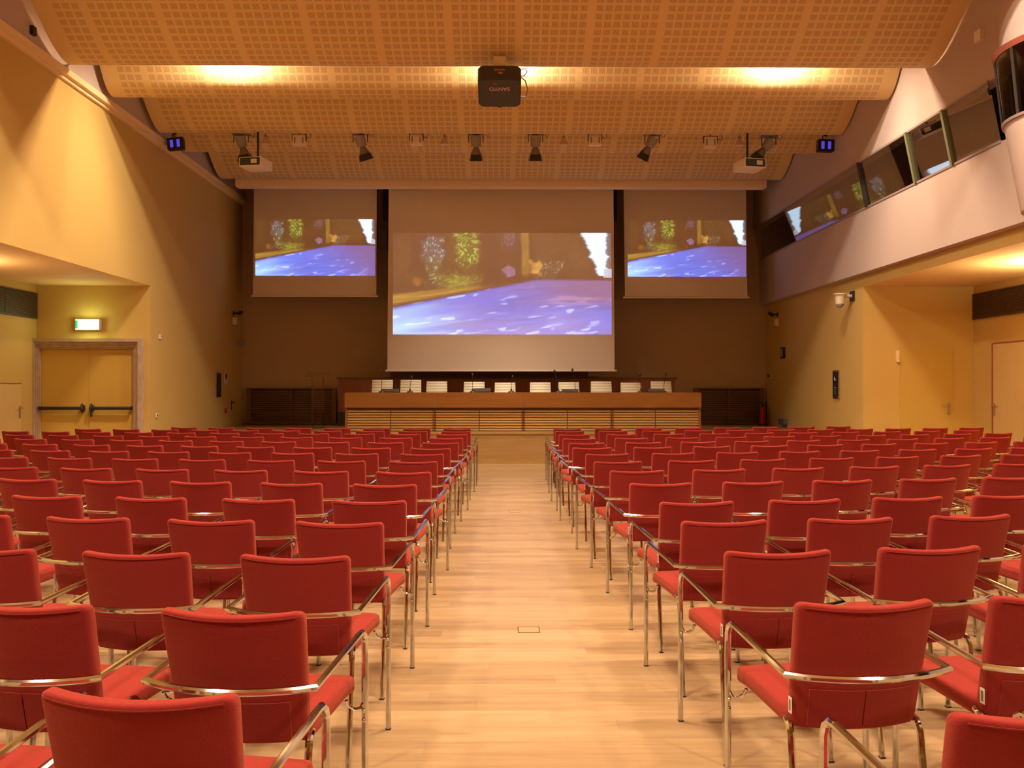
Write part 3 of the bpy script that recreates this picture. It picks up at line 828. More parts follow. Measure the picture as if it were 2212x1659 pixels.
# ------------------------------------------------------------------ doors
# left double door with marble surround
d1 = sroot('door_1', 'ochre double emergency door with black push bars and marble surround at left', 'door')
oy = YDL
bm = newbm()
fo0, fo1 = PX(83, oy), PX(314, oy); fz = PH(732.5, oy)
steps = ((0, 1.0, .13), (.27, .75, .085), (.52, .5, .05), (.76, .25, .02))
for s_, q, dep in steps:
    # nested frames, each less proud of the wall
    a0 = fo0+(dl0-fo0)*s_; a1 = fo0+(dl0-fo0)*min(1, s_+.32)
    b1 = fo1+(dl1-fo1)*s_; b0 = fo1+(dl1-fo1)*min(1, s_+.32)
    z1 = fz+(dzt-fz)*s_; z0 = fz+(dzt-fz)*min(1, s_+.32)
    a0 = max(a0, XNL+.003)
    add_box(bm, a0, a1, oy-dep, oy-.0005, 0, z1); add_box(bm, b0, b1, oy-dep, oy-.0005, 0, z1); add_box(bm, a1, b0, oy-dep, oy-.0005, z0, z1)
struct('marble_surround', bm, M_MARB, '', parent=d1)
mid = PX(195, oy)
for s_, a, b in ((-1, dl0+.005, mid-.002), (1, mid+.002, dl1-.005)):
    bm = newbm(); add_box(bm, a, b, oy+.03, oy+.08, .005, dzt-.005)
    lf = struct('door_leaf', bm, M_DOOR, '', parent=d1)
    zb = PH(881.5, oy)
    bm = newbm()
    xa, xb = (PX(93, oy), PX(186, oy)) if s_ < 0 else (PX(203, oy), PX(290, oy))
    add_cyl(bm, (xa, oy-.07, zb), (xb, oy-.07, zb), .030, n=14)
    pb = obj('push_bar', bm, M_BLK, lf, True)
    bm = newbm(); xc = xb-.01 if s_ < 0 else xa+.01
    add_sphere(bm, (xc, oy-.05, zb), .05, 14, (.55, 1.2, 1.7)); add_box(bm, xc-.02, xc+.02, oy-.07, oy+.03, zb-.05, zb+.05)
    xo = xa+.02 if s_ < 0 else xb-.02
    add_box(bm, xo-.018, xo+.018, oy-.08, oy+.03, zb-.03, zb+.03)
    if s_ > 0: add_sphere(bm, (xc, oy-.05, zb-.10), .028, 10, (.8, 1, 2.2))
    obj('latch_case', bm, M_BLK, lf, True)
def lever(parent, X, Y, Z, axis, s_, m=M_STEEL):
    """axis 'x': door faces -y and lever runs along x; 'y': door in a side wall, lever runs along y; s_ direction"""
    bm = newbm()
    if axis == 'x':
        add_box(bm, X-.02, X+.02, Y-.012, Y, Z-.17, Z+.04); add_cyl(bm, (X, Y, Z), (X, Y-.06, Z), .012); add_cyl(bm, (X, Y-.055, Z), (X+s_*.13, Y-.055, Z), .010)
    else:
        n = -1 if X > 0 else 1
        add_box(bm, min(X, X+n*.012), max(X, X+n*.012), Y-.02, Y+.02, Z-.17, Z+.04); add_cyl(bm, (X, Y, Z), (X+n*.06, Y, Z), .012); add_cyl(bm, (X+n*.055, Y, Z), (X+n*.055, Y+s_*.13, Z), .010)
    return obj('door_handle', bm, m, parent)
# small door in the outer wall of the left bay
d = sroot('door_2', 'low cream door in the outer wall at the far left', 'door')
ye = abs(XNL)*FPX/(1084-52); zt = PH(826, ye)
bm = newbm(); add_box(bm, XNL+.0005, XNL+.02, ye-.82, ye-.03, .01, zt-.03); lf = struct('door_leaf', bm, M_DOORP, '', parent=d)
bm = newbm(); add_box(bm, XNL+.0005, XNL+.012, ye-.026, ye-.012, .0, zt-.012); add_box(bm, XNL+.0005, XNL+.012, ye-.84, ye-.026, zt-.026, zt-.012); struct('door_frame', bm, M_RIM, '', parent=d)
lever(lf, XNL+.02, ye-.10, PH(881, ye), 'y', -1)
# right bay: single door facing the hall
d = sroot('door_3', 'flush ochre single door in the end wall of the right bay', 'door')
bm = newbm(); xa, xb = PX(1947, YDR), PX(2063, YDR); zt = PH(748, YDR)
add_box(bm, xa, xb-.012, YDR-.015, YDR-.0005, .01, zt); lf = struct('door_leaf', bm, M_DOOR, '', parent=d)
lever(lf, PX(2053, YDR), YDR-.015, PH(875, YDR), 'x', -1)
# right bay: door in the outer wall
d = sroot('door_4', 'cream door in the outer wall at the far right', 'door')
ye = XNR*FPX/(2153-1084); zt = PH(741, ye)
bm = newbm(); add_box(bm, XNR-.02, XNR-.0005, ye-1.0, ye-.012, .01, zt-.02); lf = struct('door_leaf', bm, M_DOORP, '', parent=d)
bm = newbm(); add_box(bm, XNR-.028, XNR-.0005, ye-.010, ye+.02, 0, zt); add_box(bm, XNR-.012, XNR-.0005, ye-1.0, ye-.010, zt-.018, zt+.01); struct('door_frame', bm, M_DKW if False else M_RIM, '', parent=d)
lever(lf, XNR-.02, ye-.07, PH(876, ye), 'y', -1)
# stage side door on the left wall
d = sroot('door_5', 'flush ochre door in the left wall beside the stage', 'door')
ya = abs(XL)*FPX/(1084-498); yb_ = ya+.80
bm = newbm(); add_box(bm, XL+.0005, XL+.008, ya, yb_, HS, PH(772, ya)); lf = struct('door_leaf', bm, M_YEL, '', parent=d)
lever(lf, XL+.008, ya+.10, PH(869, ya+.1), 'y', 1, M_DKM)

# ------------------------------------------------------------------ exit sign
Y = 16.3
t = thing('exit_sign', 'glowing white and green emergency exit sign above the double door', 'sign', (PX(192.5, Y), Y, PH(701.5, Y)))
hw, hh = .213, .095
bm = newbm(); add_box(bm, -hw, hw, .0, .0995, -hh, hh); bmesh.ops.bevel(bm, geom=bm.edges[:], offset=.008, segments=2, affect='EDGES'); obj('sign_housing', bm, M_WPL, t)
bm = newbm(); add_box(bm, -hw+.012, hw-.012, -.006, -.0005, -hh+.012, hh-.012); obj('lit_face', bm, M_SIGN, t)
bm = newbm(); add_box(bm, -hw+.012, -hw+.055, -.009, -.0065, -hh+.02, hh-.02); obj('green_pictogram', bm, M_SIGNG, t)
bm = newbm()
add_box(bm, hw-.07, hw-.055, -.009, -.0065, -.05, .05); add_box(bm, hw-.055, hw-.03, -.009, -.0065, .035, .05)
obj('arrow_pictogram', bm, mat('pale_green_glow', (.6, .8, .6), .5, emit=(.70, .95, .75), estr=1.2), t)
d_ = bpy.data.lights.new('exit_sign_light', 'POINT'); d_.energy = 7; d_.color = (.85, 1.0, .35); d_.shadow_soft_size = .08
o = bpy.data.objects.new('exit_sign_light', d_); COL.objects.link(o); o.location = (PX(195, Y), Y-.12, PH(700, Y))

# ------------------------------------------------------------------ vents in the side bays
for X_, s_, lab in ((XNL, 1, 'dark slatted air vent high on the far left wall'), (XNR, -1, 'dark slatted air vent high on the far right wall')):
    Yv = abs(X_)*FPX/(1001 if s_ > 0 else 1026); zt = PH(634.5, Yv); zb = PH(690, Yv)
    t = thing('air_vent', lab, 'vent', (X_, Yv, zb), group='air vents of the side bays')
    bm = newbm(); x0, x1 = sorted((s_*.002, s_*.03)); L_ = 4.2; H_ = zt-zb
    add_box(bm, x0, x1, -L_, 0, -.0, .02); add_box(bm, x0, x1, -L_, 0, H_-.02, H_); add_box(bm, x0, x1, -.02, 0, .02, H_-.02); obj('vent_frame', bm, M_VENT, t)
    x0, x1 = sorted((s_*.012, s_*.026))
    n = 16
    bm = newbm()
    for j in range(n):
        z = .022+(H_-.044)*j/n; add_box(bm, x0, x1, -L_, -.021, z, z+(H_-.044)/n*.6)
    obj('vent_slats', bm, M_VENT, t)
    bm = newbm(); x0, x1 = sorted((s_*.001, s_*.006)); add_box(bm, x0, x1, -L_, -.021, .02, H_-.02); obj('vent_back', bm, mat('vent_back_brown', (.035, .02, .012), .8), t)  # plain dark brown sheet behind the slats
    for yy in (-1.05, -2.1, -3.15):
        bm = newbm(); x0, x1 = sorted((s_*.012, s_*.028)); add_box(bm, x0, x1, yy-.008, yy+.008, .02, H_-.02); obj('vent_divider', bm, M_DKM, t)

# ------------------------------------------------------------------ small fittings on the side walls
def on_left(px): return abs(XL)*FPX/(1084-px)
def on_right(px): return XR*FPX/(px-1084)
def wallbox(name, side, px, py0, py1, wy, dep, m, label, cat, extra=None):
    Y = on_left(px) if side < 0 else on_right(px); X = XL if side < 0 else XR
    z0, z1 = PH(py1, Y), PH(py0, Y)
    t = thing(name, label, cat, (X, Y, z0))
    bm = newbm(); a, b = sorted((0.0005*-side, -side*dep)); add_box(bm, a, b, -wy/2, wy/2, 0, z1-z0)
    bmesh.ops.bevel(bm, geom=bm.edges[:], offset=min(.006, dep*.3), segments=2, affect='EDGES')
    obj('housing', bm, m, t)
    return t, z1-z0
t, h = wallbox('wall_thermostat', -1, 347, 723, 733, .085, .035, M_WPL, 'small white thermostat on the left wall right of the double door', 'thermostat')
bm = newbm(); add_box(bm, .0355, .038, -.025, .025, h*.5, h*.8); obj('display', bm, M_GREY, t)
t, h = wallbox('wall_socket', -1, 341, 892, 902, .09, .02, M_WPL, 'low wall socket right of the marble door surround', 'socket')
bm = newbm(); add_cyl(bm, (.02, 0, h*.5), (.023, 0, h*.5), .022); obj('socket_face', bm, M_BLK, t)
t, h = wallbox('column_loudspeaker', -1, 472, 804, 858, .36, .03, M_STEEL, 'slim dark column loudspeaker on the left wall near the stage', 'loudspeaker')
bm = newbm(); add_box(bm, .0305, .036, -.15, .15, .03, h-.03); obj('speaker_grille', bm, M_BLK, t)
t, h = wallbox('wall_notice', -1, 490, 805, 830, .26, .006, M_WPL, 'small framed pictogram notice beside the left column loudspeaker', 'sign')
bm = newbm(); add_box(bm, .0065, .009, -.07, .07, h*.5, h*.9); add_box(bm, .0065, .009, -.07, -.03, h*.35, h*.5); obj('pictogram', bm, M_BLK2, t)
t, h = wallbox('fire_call_point', -1, 488.5, 882, 891, .10, .05, M_EXT, 'small red fire alarm call point low on the left wall', 'alarm')
bm = newbm(); add_box(bm, .0505, .053, -.03, .03, h*.3, h*.7); obj('glass_plate', bm, M_TAG, t)
t, h = wallbox('wall_clock_box', -1, 514.5, 733, 746, .12, .16, M_GREY, 'small boxy fitting on the left wall above the stage door', 'box')
t, h = wallbox('framed_notice', 1, 1695.5, 750, 774, .22, .05, M_DKM, 'small dark framed box on the right wall near the stage', 'sign')
bm = newbm(); add_box(bm, -.054, -.0505, -.07, .07, h*.15, h*.85); obj('front_glass', bm, M_GREY, t)
t, h = wallbox('column_loudspeaker', 1, 1811, 800, 861, .32, .03, M_STEEL, 'slim dark panel with pale arrow mark on the right wall', 'loudspeaker')
bm = newbm(); add_box(bm, -.036, -.0305, -.135, .135, .03, h-.03); g = obj('speaker_grille', bm, M_BLK, t)
bm = newbm(); v = [bm.verts.new((-.0375, y, z)) for y, z in ((-.03, h*.66), (.05, h*.66), (.045, h*.80))]; bm.faces.new(v)
add_box(bm, -.0385, -.037, -.03, .03, h*.64, h*.67); obj('arrow_mark', bm, M_TAG, t)
bm = newbm()
for k in range(4):
    z = h*.18+k*.035; add_box(bm, -.0385, -.037, -.03, .035, z, z+.012)
obj('printed_lines', bm, M_GREY, t)
t, h = wallbox('wall_sensor', 1, 1663, 809, 815, .10, .03, M_DKW, 'tiny dark sensor low on the right wall corner by the stage', 'sensor')
t, h = wallbox('floor_box', 1, 1698, 905, 917, .40, .10, M_BLU, 'blue-grey connector box on the right wall above the stage floor', 'box')
t = thing('door_intercom', 'narrow upright cream unit on the wall left of the right bay door', 'intercom', (PX(1943, YDR), YDR, PH(781, YDR)))
bm = newbm(); add_box(bm, -.024, .024, -.03, -.0005, 0, PH(757, YDR)-PH(781, YDR)); obj('housing', bm, M_CRM, t)
bm = newbm(); add_box(bm, -.015, .015, -.05, -.03, -.01, .03); obj('hook', bm, M_CRM, t)

# security cameras
def seccam(side, px, py, lab):
    Y = on_left(px) if side < 0 else on_right(px); X = XL if side < 0 else XR; n = -side
    t = thing('security_camera', lab, 'security camera', (X, Y, PH(py, Y)), group='small cameras high on the side walls')
    bm = newbm(); add_cyl(bm, (0, 0, .04), (n*.16, 0, .04), .018); add_cyl(bm, (0, 0, .04), (n*.012, 0, .04), .05); obj('arm', bm, M_DKM, t, True)
    bm = newbm(); add_cyl(bm, (n*.16, .08, .07), (n*.16, -.10, .03), .045); obj('camera_body', bm, M_DKM, t, True)
    bm = newbm(); add_cyl(bm, (n*.16, -.10, .03), (n*.16, -.125, .024), .035); obj('lens', bm, M_BLK, t, True)
    a, b = sorted((n*.001, n*.07)); bm = newbm(); add_box(bm, a, b, -.07, .07, -.22, -.06); obj('junction_box', bm, M_WPL, t)
seccam(-1, 506, 681, 'small dark camera high on the left wall above stage door')
seccam(1, 1682, 683, 'small dark camera on the right wall corner near the stage')
Y = on_right(1846)
t = thing('dome_camera', 'white dome camera on a bracket below the right gallery', 'security camera', (XR, Y, PH(639, Y)))
bm = newbm(); add_box(bm, -.03, -.0005, -.09, .09, -.09, .09); obj('wall_plate', bm, M_DKM, t)
bm = newbm(); add_tube(bm, [(-.03, 0, 0), (-.18, 0, .01), (-.30, 0, .01)], .032, 10); obj('arm', bm, M_WPL, t, True)
bm = newbm(); add_cyl(bm, (-.24, 0, .03), (-.24, 0, -.14), .085, .075, 20); add_cyl(bm, (-.24, 0, .03), (-.24, 0, .045), .12, .11, 20); obj('housing', bm, M_WPL, t, True)
bm = newbm(); add_sphere(bm, (-.24, 0, -.14), .072, 16); obj('dome', bm, M_GREY, t, True)

# ------------------------------------------------------------------ ceiling-hung equipment
bm = newbm(); add_box(bm, -6.0, 6.0, 16.70, 16.86, EYE+4.628, EYE+4.665)
for q in (-5.5, -1.9, 1.9, 5.5): add_cyl(bm, (q, 16.655, EYE+4.64), (q, 16.655, ZC), .012); add_box(bm, q-.02, q+.02, 16.65, 16.71, EYE+4.63, EYE+4.65)
struct('trim_light_rail', bm, M_DKM, 'dark hanging rail carrying the stage lights', 'rail')
ZHB = EYE + 4.70          # hidden fixing height above the lip of the deep panel
# two violet lamps
for px, s_, rz in ((380, 'left', -.10), (1788, 'right', .03)):
    Y = 16.75
    t = thing('violet_lamp', 'small black lamp box glowing violet, hung at the far %s of the row' % s_, 'lamp', (PX(px, Y), Y, PH(311, Y)), group='violet lamp boxes at both ends')
    t.rotation_euler = (0, rz, 0)
    bm = newbm(); add_box(bm, -.145, .145, 0, .12, -.11, .11); bmesh.ops.bevel(bm, geom=bm.edges[:], offset=.008, segments=2, affect='EDGES'); obj('housing', bm, M_BLK, t)
    for q in (-1, 1):
        bm = newbm(); add_box(bm, q*.060-.028, q*.060+.028, -.004, -.0005, -.068, .068); obj('glowing_window', bm, M_VIO, t)
    bm = newbm(); add_tube(bm, [(-.05, .06, .11), (-.05, .06, .17), (0, .06, .20), (.0, .06, PH(290, 16.75)-PH(311, 16.75)+.04)], .010, 6); add_sphere(bm, (0, .05, .21), .04, 10); obj('bracket', bm, M_BLK, t, True)

def hang(name, label, cat, px, py, Y, group): return thing(name, label, cat, (PX(px, Y), Y, PH(py, Y)), group=group)
def spot(px, py, ax, az, label, lit=False, px0=None):
    """theatre spot: yoke on the panel lip, conical head tipped towards the stage, black barn doors"""
    Y = 16.80
    t = hang('stage_spotlight', label, 'spotlight', px, py, Y, 'stage spotlights with black flaps')
    bm = newbm(); add_box(bm, -.15, .15, -.04, .10, .0, .03); add_cyl(bm, (0, .03, .03), (0, .03, EYE+4.63-t.location.z), .012); obj('mount_plate', bm, M_GREY, t)
    bm = newbm()
    add_tube(bm, [(-.13, .03, 0), (-.13, .03, -.14)], .008, 6); add_tube(bm, [(.13, .03, 0), (.13, .03, -.14)], .008, 6)
    obj('yoke', bm, M_DKM, t)
    M = Matrix.Translation((0, .03, -.10)) @ Matrix.Rotation(ax, 4, 'Y') @ Matrix.Rotation(az, 4, 'X')
    bm = newbm(); add_cyl(bm, (0, 0, .07), (0, 0, -.12), .10, .085, 18); bmesh.ops.transform(bm, matrix=M, verts=bm.verts); hb = obj('lamp_body', bm, M_GREY, t, True)
    bm = newbm(); add_cyl(bm, (0, 0, -.12), (0, 0, -.26), .045, .10, 18); bmesh.ops.transform(bm, matrix=M, verts=bm.verts); obj('lamp_hood', bm, mat('hood_grey', (.22, .17, .14), .5), t, True)
    for q in range(4):
        bm = newbm(); a = q*PI/2
        vs = [(-.085, -.095, -.255), (.085, -.095, -.255), (.11, -.125, -.37), (-.11, -.125, -.37), (-.085, -.099, -.255), (.085, -.099, -.255), (.11, -.129, -.37), (-.11, -.129, -.37)]
        V = [bm.verts.new(v) for v in vs]
        for f in ((0, 1, 2, 3), (7, 6, 5, 4), (0, 4, 5, 1), (1, 5, 6, 2), (2, 6, 7, 3), (3, 7, 4, 0)): bm.faces.new([V[i] for i in f])
        bmesh.ops.transform(bm, matrix=M @ Matrix.Rotation(a, 4, 'Z'), verts=bm.verts)
        obj('barn_door_flap', bm, M_BLK, t)
    if lit:
        bm = newbm(); add_sphere(bm, (0, 0, -.255), .055, 12, (1, 1, .4)); bmesh.ops.transform(bm, matrix=M, verts=bm.verts); obj('lens', bm, M_HOT, t, True)
    bm = newbm(); add_tube(bm, [(.14, .05, .02), (.20, .05, -.02), (.22, .05, -.05), (.24, .05, .02), (.22, .05, .08)], .005, 5); obj('cable', bm, M_BLK, t, True)
spot(521, 292, -.20, .20, 'lit spotlight with bright lens beside the left small projector', True)
spot(778, 290, -.30, .25, 'spotlight with black flaps, second from the left, tipped right')
spot(1028, 289, .0, .30, 'spotlight with black flaps just left of the hall centre')
spot(1157, 289, .0, .25, 'spotlight with black flaps just right of the hall centre')
spot(1410, 290, .50, .25, 'spotlight with black flaps swung sharply to the left')
spot(1664, 294, .65, .25, 'spotlight with black flaps beside the right small projector')

M_FLD = mat('cream_metal', (.86, .68, .46), .5, var=.03)
def white_box(px, py, label):
    Y = 16.80
    t = hang('white_floodlight', label, 'floodlight', px, py, Y, 'white box floodlights under the ceiling')
    bm = newbm(); add_box(bm, -.115, .115, 0, .14, -.19, .0); bmesh.ops.bevel(bm, geom=bm.edges[:], offset=.010, segments=2, affect='EDGES'); obj('housing', bm, M_FLD, t)
    bm = newbm(); add_cyl(bm, (0, -.001, -.10), (0, -.012, -.10), .055, n=20); obj('round_cover', bm, M_WPL, t, True)
    bm = newbm(); add_box(bm, -.085, -.060, -.004, -.0005, -.16, -.05); add_box(bm, .060, .085, -.004, -.0005, -.16, -.05); obj('cooling_slot', bm, M_GREY, t)
    bm = newbm(); add_box(bm, -.13, .13, .03, .07, .0, .015); add_box(bm, -.13, -.117, .03, .07, -.11, .0); add_box(bm, .117, .13, .03, .07, -.11, 0); add_cyl(bm, (0, .05, .015), (0, .05, EYE+4.63-t.location.z), .010); obj('yoke', bm, M_DKM, t)
    bm = newbm(); add_tube(bm, [(.05, .05, .0), (.12, .02, -.04), (.19, .0, -.08), (.22, .02, -.04), (.20, .05, .04)], .005, 5); obj('cable', bm, M_BLK, t, True)
white_box(646, 291, 'white box floodlight leftmost, right of the left small projector')
white_box(899, 289, 'white box floodlight left of centre between two spotlights')
white_box(1286, 289, 'white box floodlight right of centre between two spotlights')
white_box(1537, 293, 'white box floodlight rightmost, left of the right small projector')
for px, lab in ((574, 'pale hanging sensor left of the leftmost white floodlight'), (960, 'pale hanging sensor between left-centre floodlight and centre spotlights'), (1218, 'pale hanging sensor between centre spotlights and right-centre floodlight'), (1600, 'pale hanging sensor left of the right small projector')):
    Y = 16.80
    t = hang('ceiling_sensor', lab, 'sensor', px, 293, Y, 'pale sensors under the ceiling')
    bm = newbm(); add_cyl(bm, (0, .02, 0), (0, .02, .16), .008); add_box(bm, -.03, .03, 0, .05, -.03, .0); obj('stem', bm, M_GREY, t)
    bm = newbm(); add_cyl(bm, (0, .02, -.03), (0, .02, -.16), .03, .085, 18); obj('shade', bm, mat('pale_shade', (.72, .50, .30), .6), t, True)

# small projectors on black poles
def small_projector(px, flip, label):
    Y = 16.08
    t = thing('small_projector', label, 'projector', (PX(px, Y), Y, PH(360, Y)), group='small projectors on black poles')
    t.rotation_euler = (0, 0, flip*.20)
    bm = newbm(); add_cyl(bm, (flip*-.03, .25, .19), (flip*-.03, .25, EYE+4.485-t.location.z), .020); add_box(bm, -.14, .14, .10, .38, .172, .19); obj('ceiling_pole', bm, M_BLK, t)
    bm = rounded_box(.42, .46, .17, .02, 2); 
    for v in bm.verts: v.co.y += .23
    obj('projector_body', bm, M_WPL, t, True)
    bm = newbm(); add_box(bm, -.185, .185, -.006, -.001, .02, .15); g = obj('rear_panel', bm, M_DKM, t)
    bm = newbm(); add_box(bm, .02, .13, -.010, -.0065, .05, .125); obj('connector_plate', bm, M_WPL, g)
    bm = newbm(); add_cyl(bm, (-.08, .46, .09), (-.08, .49, .09), .045); obj('lens', bm, M_BLK, t, True)
small_projector(541, -1, 'small white projector hanging on a black pole at the left')
small_projector(1634, 1, 'small white projector hanging on a black pole at the right')
for px, lab in ((549, 0), (1624, 0)): pass

# big projector
Y0 = 12.38
t = thing('large_projector', 'large black projector hanging upside down from the top ceiling panel', 'projector', (PX(1079, Y0), Y0, EYE+4.31))
TM = Matrix.Rotation(math.radians(-15), 4, 'X')
bm = rounded_box(.585, .66, .22, .02, 3)
bm.free()
bm = newbm(); add_box(bm, -.292, .292, 0, .68, -.22, 0)
es = [e for e in bm.edges if abs((e.verts[0].co-e.verts[1].co).normalized().z) > .9]
bmesh.ops.bevel(bm, geom=es, offset=.085, segments=6, profile=.5, affect='EDGES')
es = [e for e in bm.edges if len(e.link_faces) == 2 and e.calc_face_angle() > .8]
bmesh.ops.bevel(bm, geom=es, offset=.018, segments=3, affect='EDGES')
bmesh.ops.transform(bm, matrix=TM, verts=bm.verts); body = obj('projector_body', bm, M_BLK2, t, True)
bm = newbm(); add_box(bm, -.20, .20, .06, .60, .001, .03); bmesh.ops.transform(bm, matrix=TM, verts=bm.verts)
obj('mount_tray', bm, M_BLK, t)
bm = newbm(); add_box(bm, -.085, .085, .19, .33, -.06, .19); bmesh.ops.bevel(bm, geom=bm.edges[:], offset=.01, segments=2, affect='EDGES'); obj('ceiling_mount', bm, mat('cream_metal', (.86, .68, .46), .5, var=.03), t)
bm = newbm(); add_cyl(bm, (0, .58, -.27), (0, .685, -.297), .075); obj('lens', bm, M_BLK, t, True)
bm = newbm(); add_tube(bm, [(.28, .05, -.05), (.34, .03, -.03), (.37, .03, -.08), (.33, .05, -.13), (.29, .08, -.12)], .007, 6)
add_tube(bm, [(.28, .10, -.12), (.35, .16, -.16), (.385, .26, -.24), (.36, .36, -.32), (.28, .40, -.30)], .009, 6); obj('cable', bm, M_GREY, t, True)
def text_mesh(name, s, size, m, parent, M):
    cu = bpy.data.curves.new(name, 'FONT'); cu.body = s; cu.size = size; cu.extrude = .0012; cu.align_x = 'CENTER'; cu.align_y = 'CENTER'
    cu.offset = .0015
    to = bpy.data.objects.new(name, cu); COL.objects.link(to)
    dg = bpy.context.evaluated_depsgraph_get(); dg.update()
    me = bpy.data.meshes.new_from_object(to.evaluated_get(dg)); bpy.data.objects.remove(to)
    me.materials.clear(); me.materials.append(m); me.transform(M)
    o = bpy.data.objects.new(name, me); COL.objects.link(o); o.parent = parent; return o
# lettering on the face that looks down at the seats; the large word stands on its head
down = Matrix.Rotation(PI, 4, 'X')
base_m = TM @ Matrix.Translation((.0, .30, -.2215)) @ down
M_LET = mat('pale_lettering', (.48, .36, .36), .5); M_LETO = mat('orange_lettering', (.42, .20, .08), .5)
text_mesh('brand_lettering', 'SANYO', .085, M_LET, body, TM @ Matrix.Translation((.0, .22, -.2215)) @ down @ Matrix.Rotation(PI, 4, 'Z') @ Matrix.Diagonal((1.0, 1.35, 1, 1)))
text_mesh('small_brand_lettering', 'SANYO', .042, M_LETO, body, TM @ Matrix.Translation((0, -.0015, -.075)) @ Matrix.Rotation(PI/2, 4, 'X') @ Matrix.Rotation(0, 4, 'Z'))
bm = newbm(); add_cyl(bm, (.012, -.0015, -.12), (.012, -.003, -.12), .022, n=16); bmesh.ops.scale(bm, vec=(1.6, 1, .8), space=Matrix.Translation((-.012, 0, .12)), verts=bm.verts); bmesh.ops.transform(bm, matrix=TM, verts=bm.verts); obj('round_badge', bm, M_LETO, body)
bm = newbm(); add_box(bm, -.085, -.030, .08, .125, -.224, -.2205); bmesh.ops.transform(bm, matrix=TM, verts=bm.verts); obj('sticker', bm, mat('brown_sticker', (.16, .06, .04), .5), body)

# small fixtures on the upper walls
Y = abs(XL+.08)*FPX/(1084-72)
bm = newbm(); add_box(bm, 0, .05, -.045, .045, -.055, .055)
tag(obj('upper_wall_sensor', bm, M_BLK, None, loc=(XL+.0805, Y, PH(70, Y))), 'tiny dark sensor on the whitish strip at the upper left', 'sensor')
Y = XU*FPX/(2126-1084)
bm = newbm(); add_box(bm, -.05, 0, -.08, .08, -.07, .07)
tag(obj('upper_wall_box', bm, M_WPL, None, loc=(XU-.0005, Y, PH(72, Y))), 'tiny pale box on the wall at the upper right', 'box')

# floor sockets in the aisle
for px, py, wpx, lab in ((1142, 1360, 47, 'flush brass-edged floor box in the aisle near the camera'), (1112, 1105, 23, 'flush floor box in the aisle farther towards the stage')):
    Y = EYE*FPX/(py-836); hw = wpx/2*Y/FPX
    t = thing('floor_socket', lab, 'floor box', (PX(px, Y), Y, 0), group='floor boxes in the aisle')
    bm = newbm(); q = .07
    for a, b, c, d__ in ((-hw, hw, -q, -q+.005), (-hw, hw, q-.005, q), (-hw, -hw+.004, -q, q), (hw-.004, hw, -q, q)): add_box(bm, a, b, c, d__, .0, .0012)
    obj('frame', bm, M_DKM, t)
    bm = newbm(); add_box(bm, -hw+.005, hw-.005, -q+.006, q-.006, 0, .0010); obj('lid', bm, mat('lid_wood', (.42, .29, .155), .36), t)

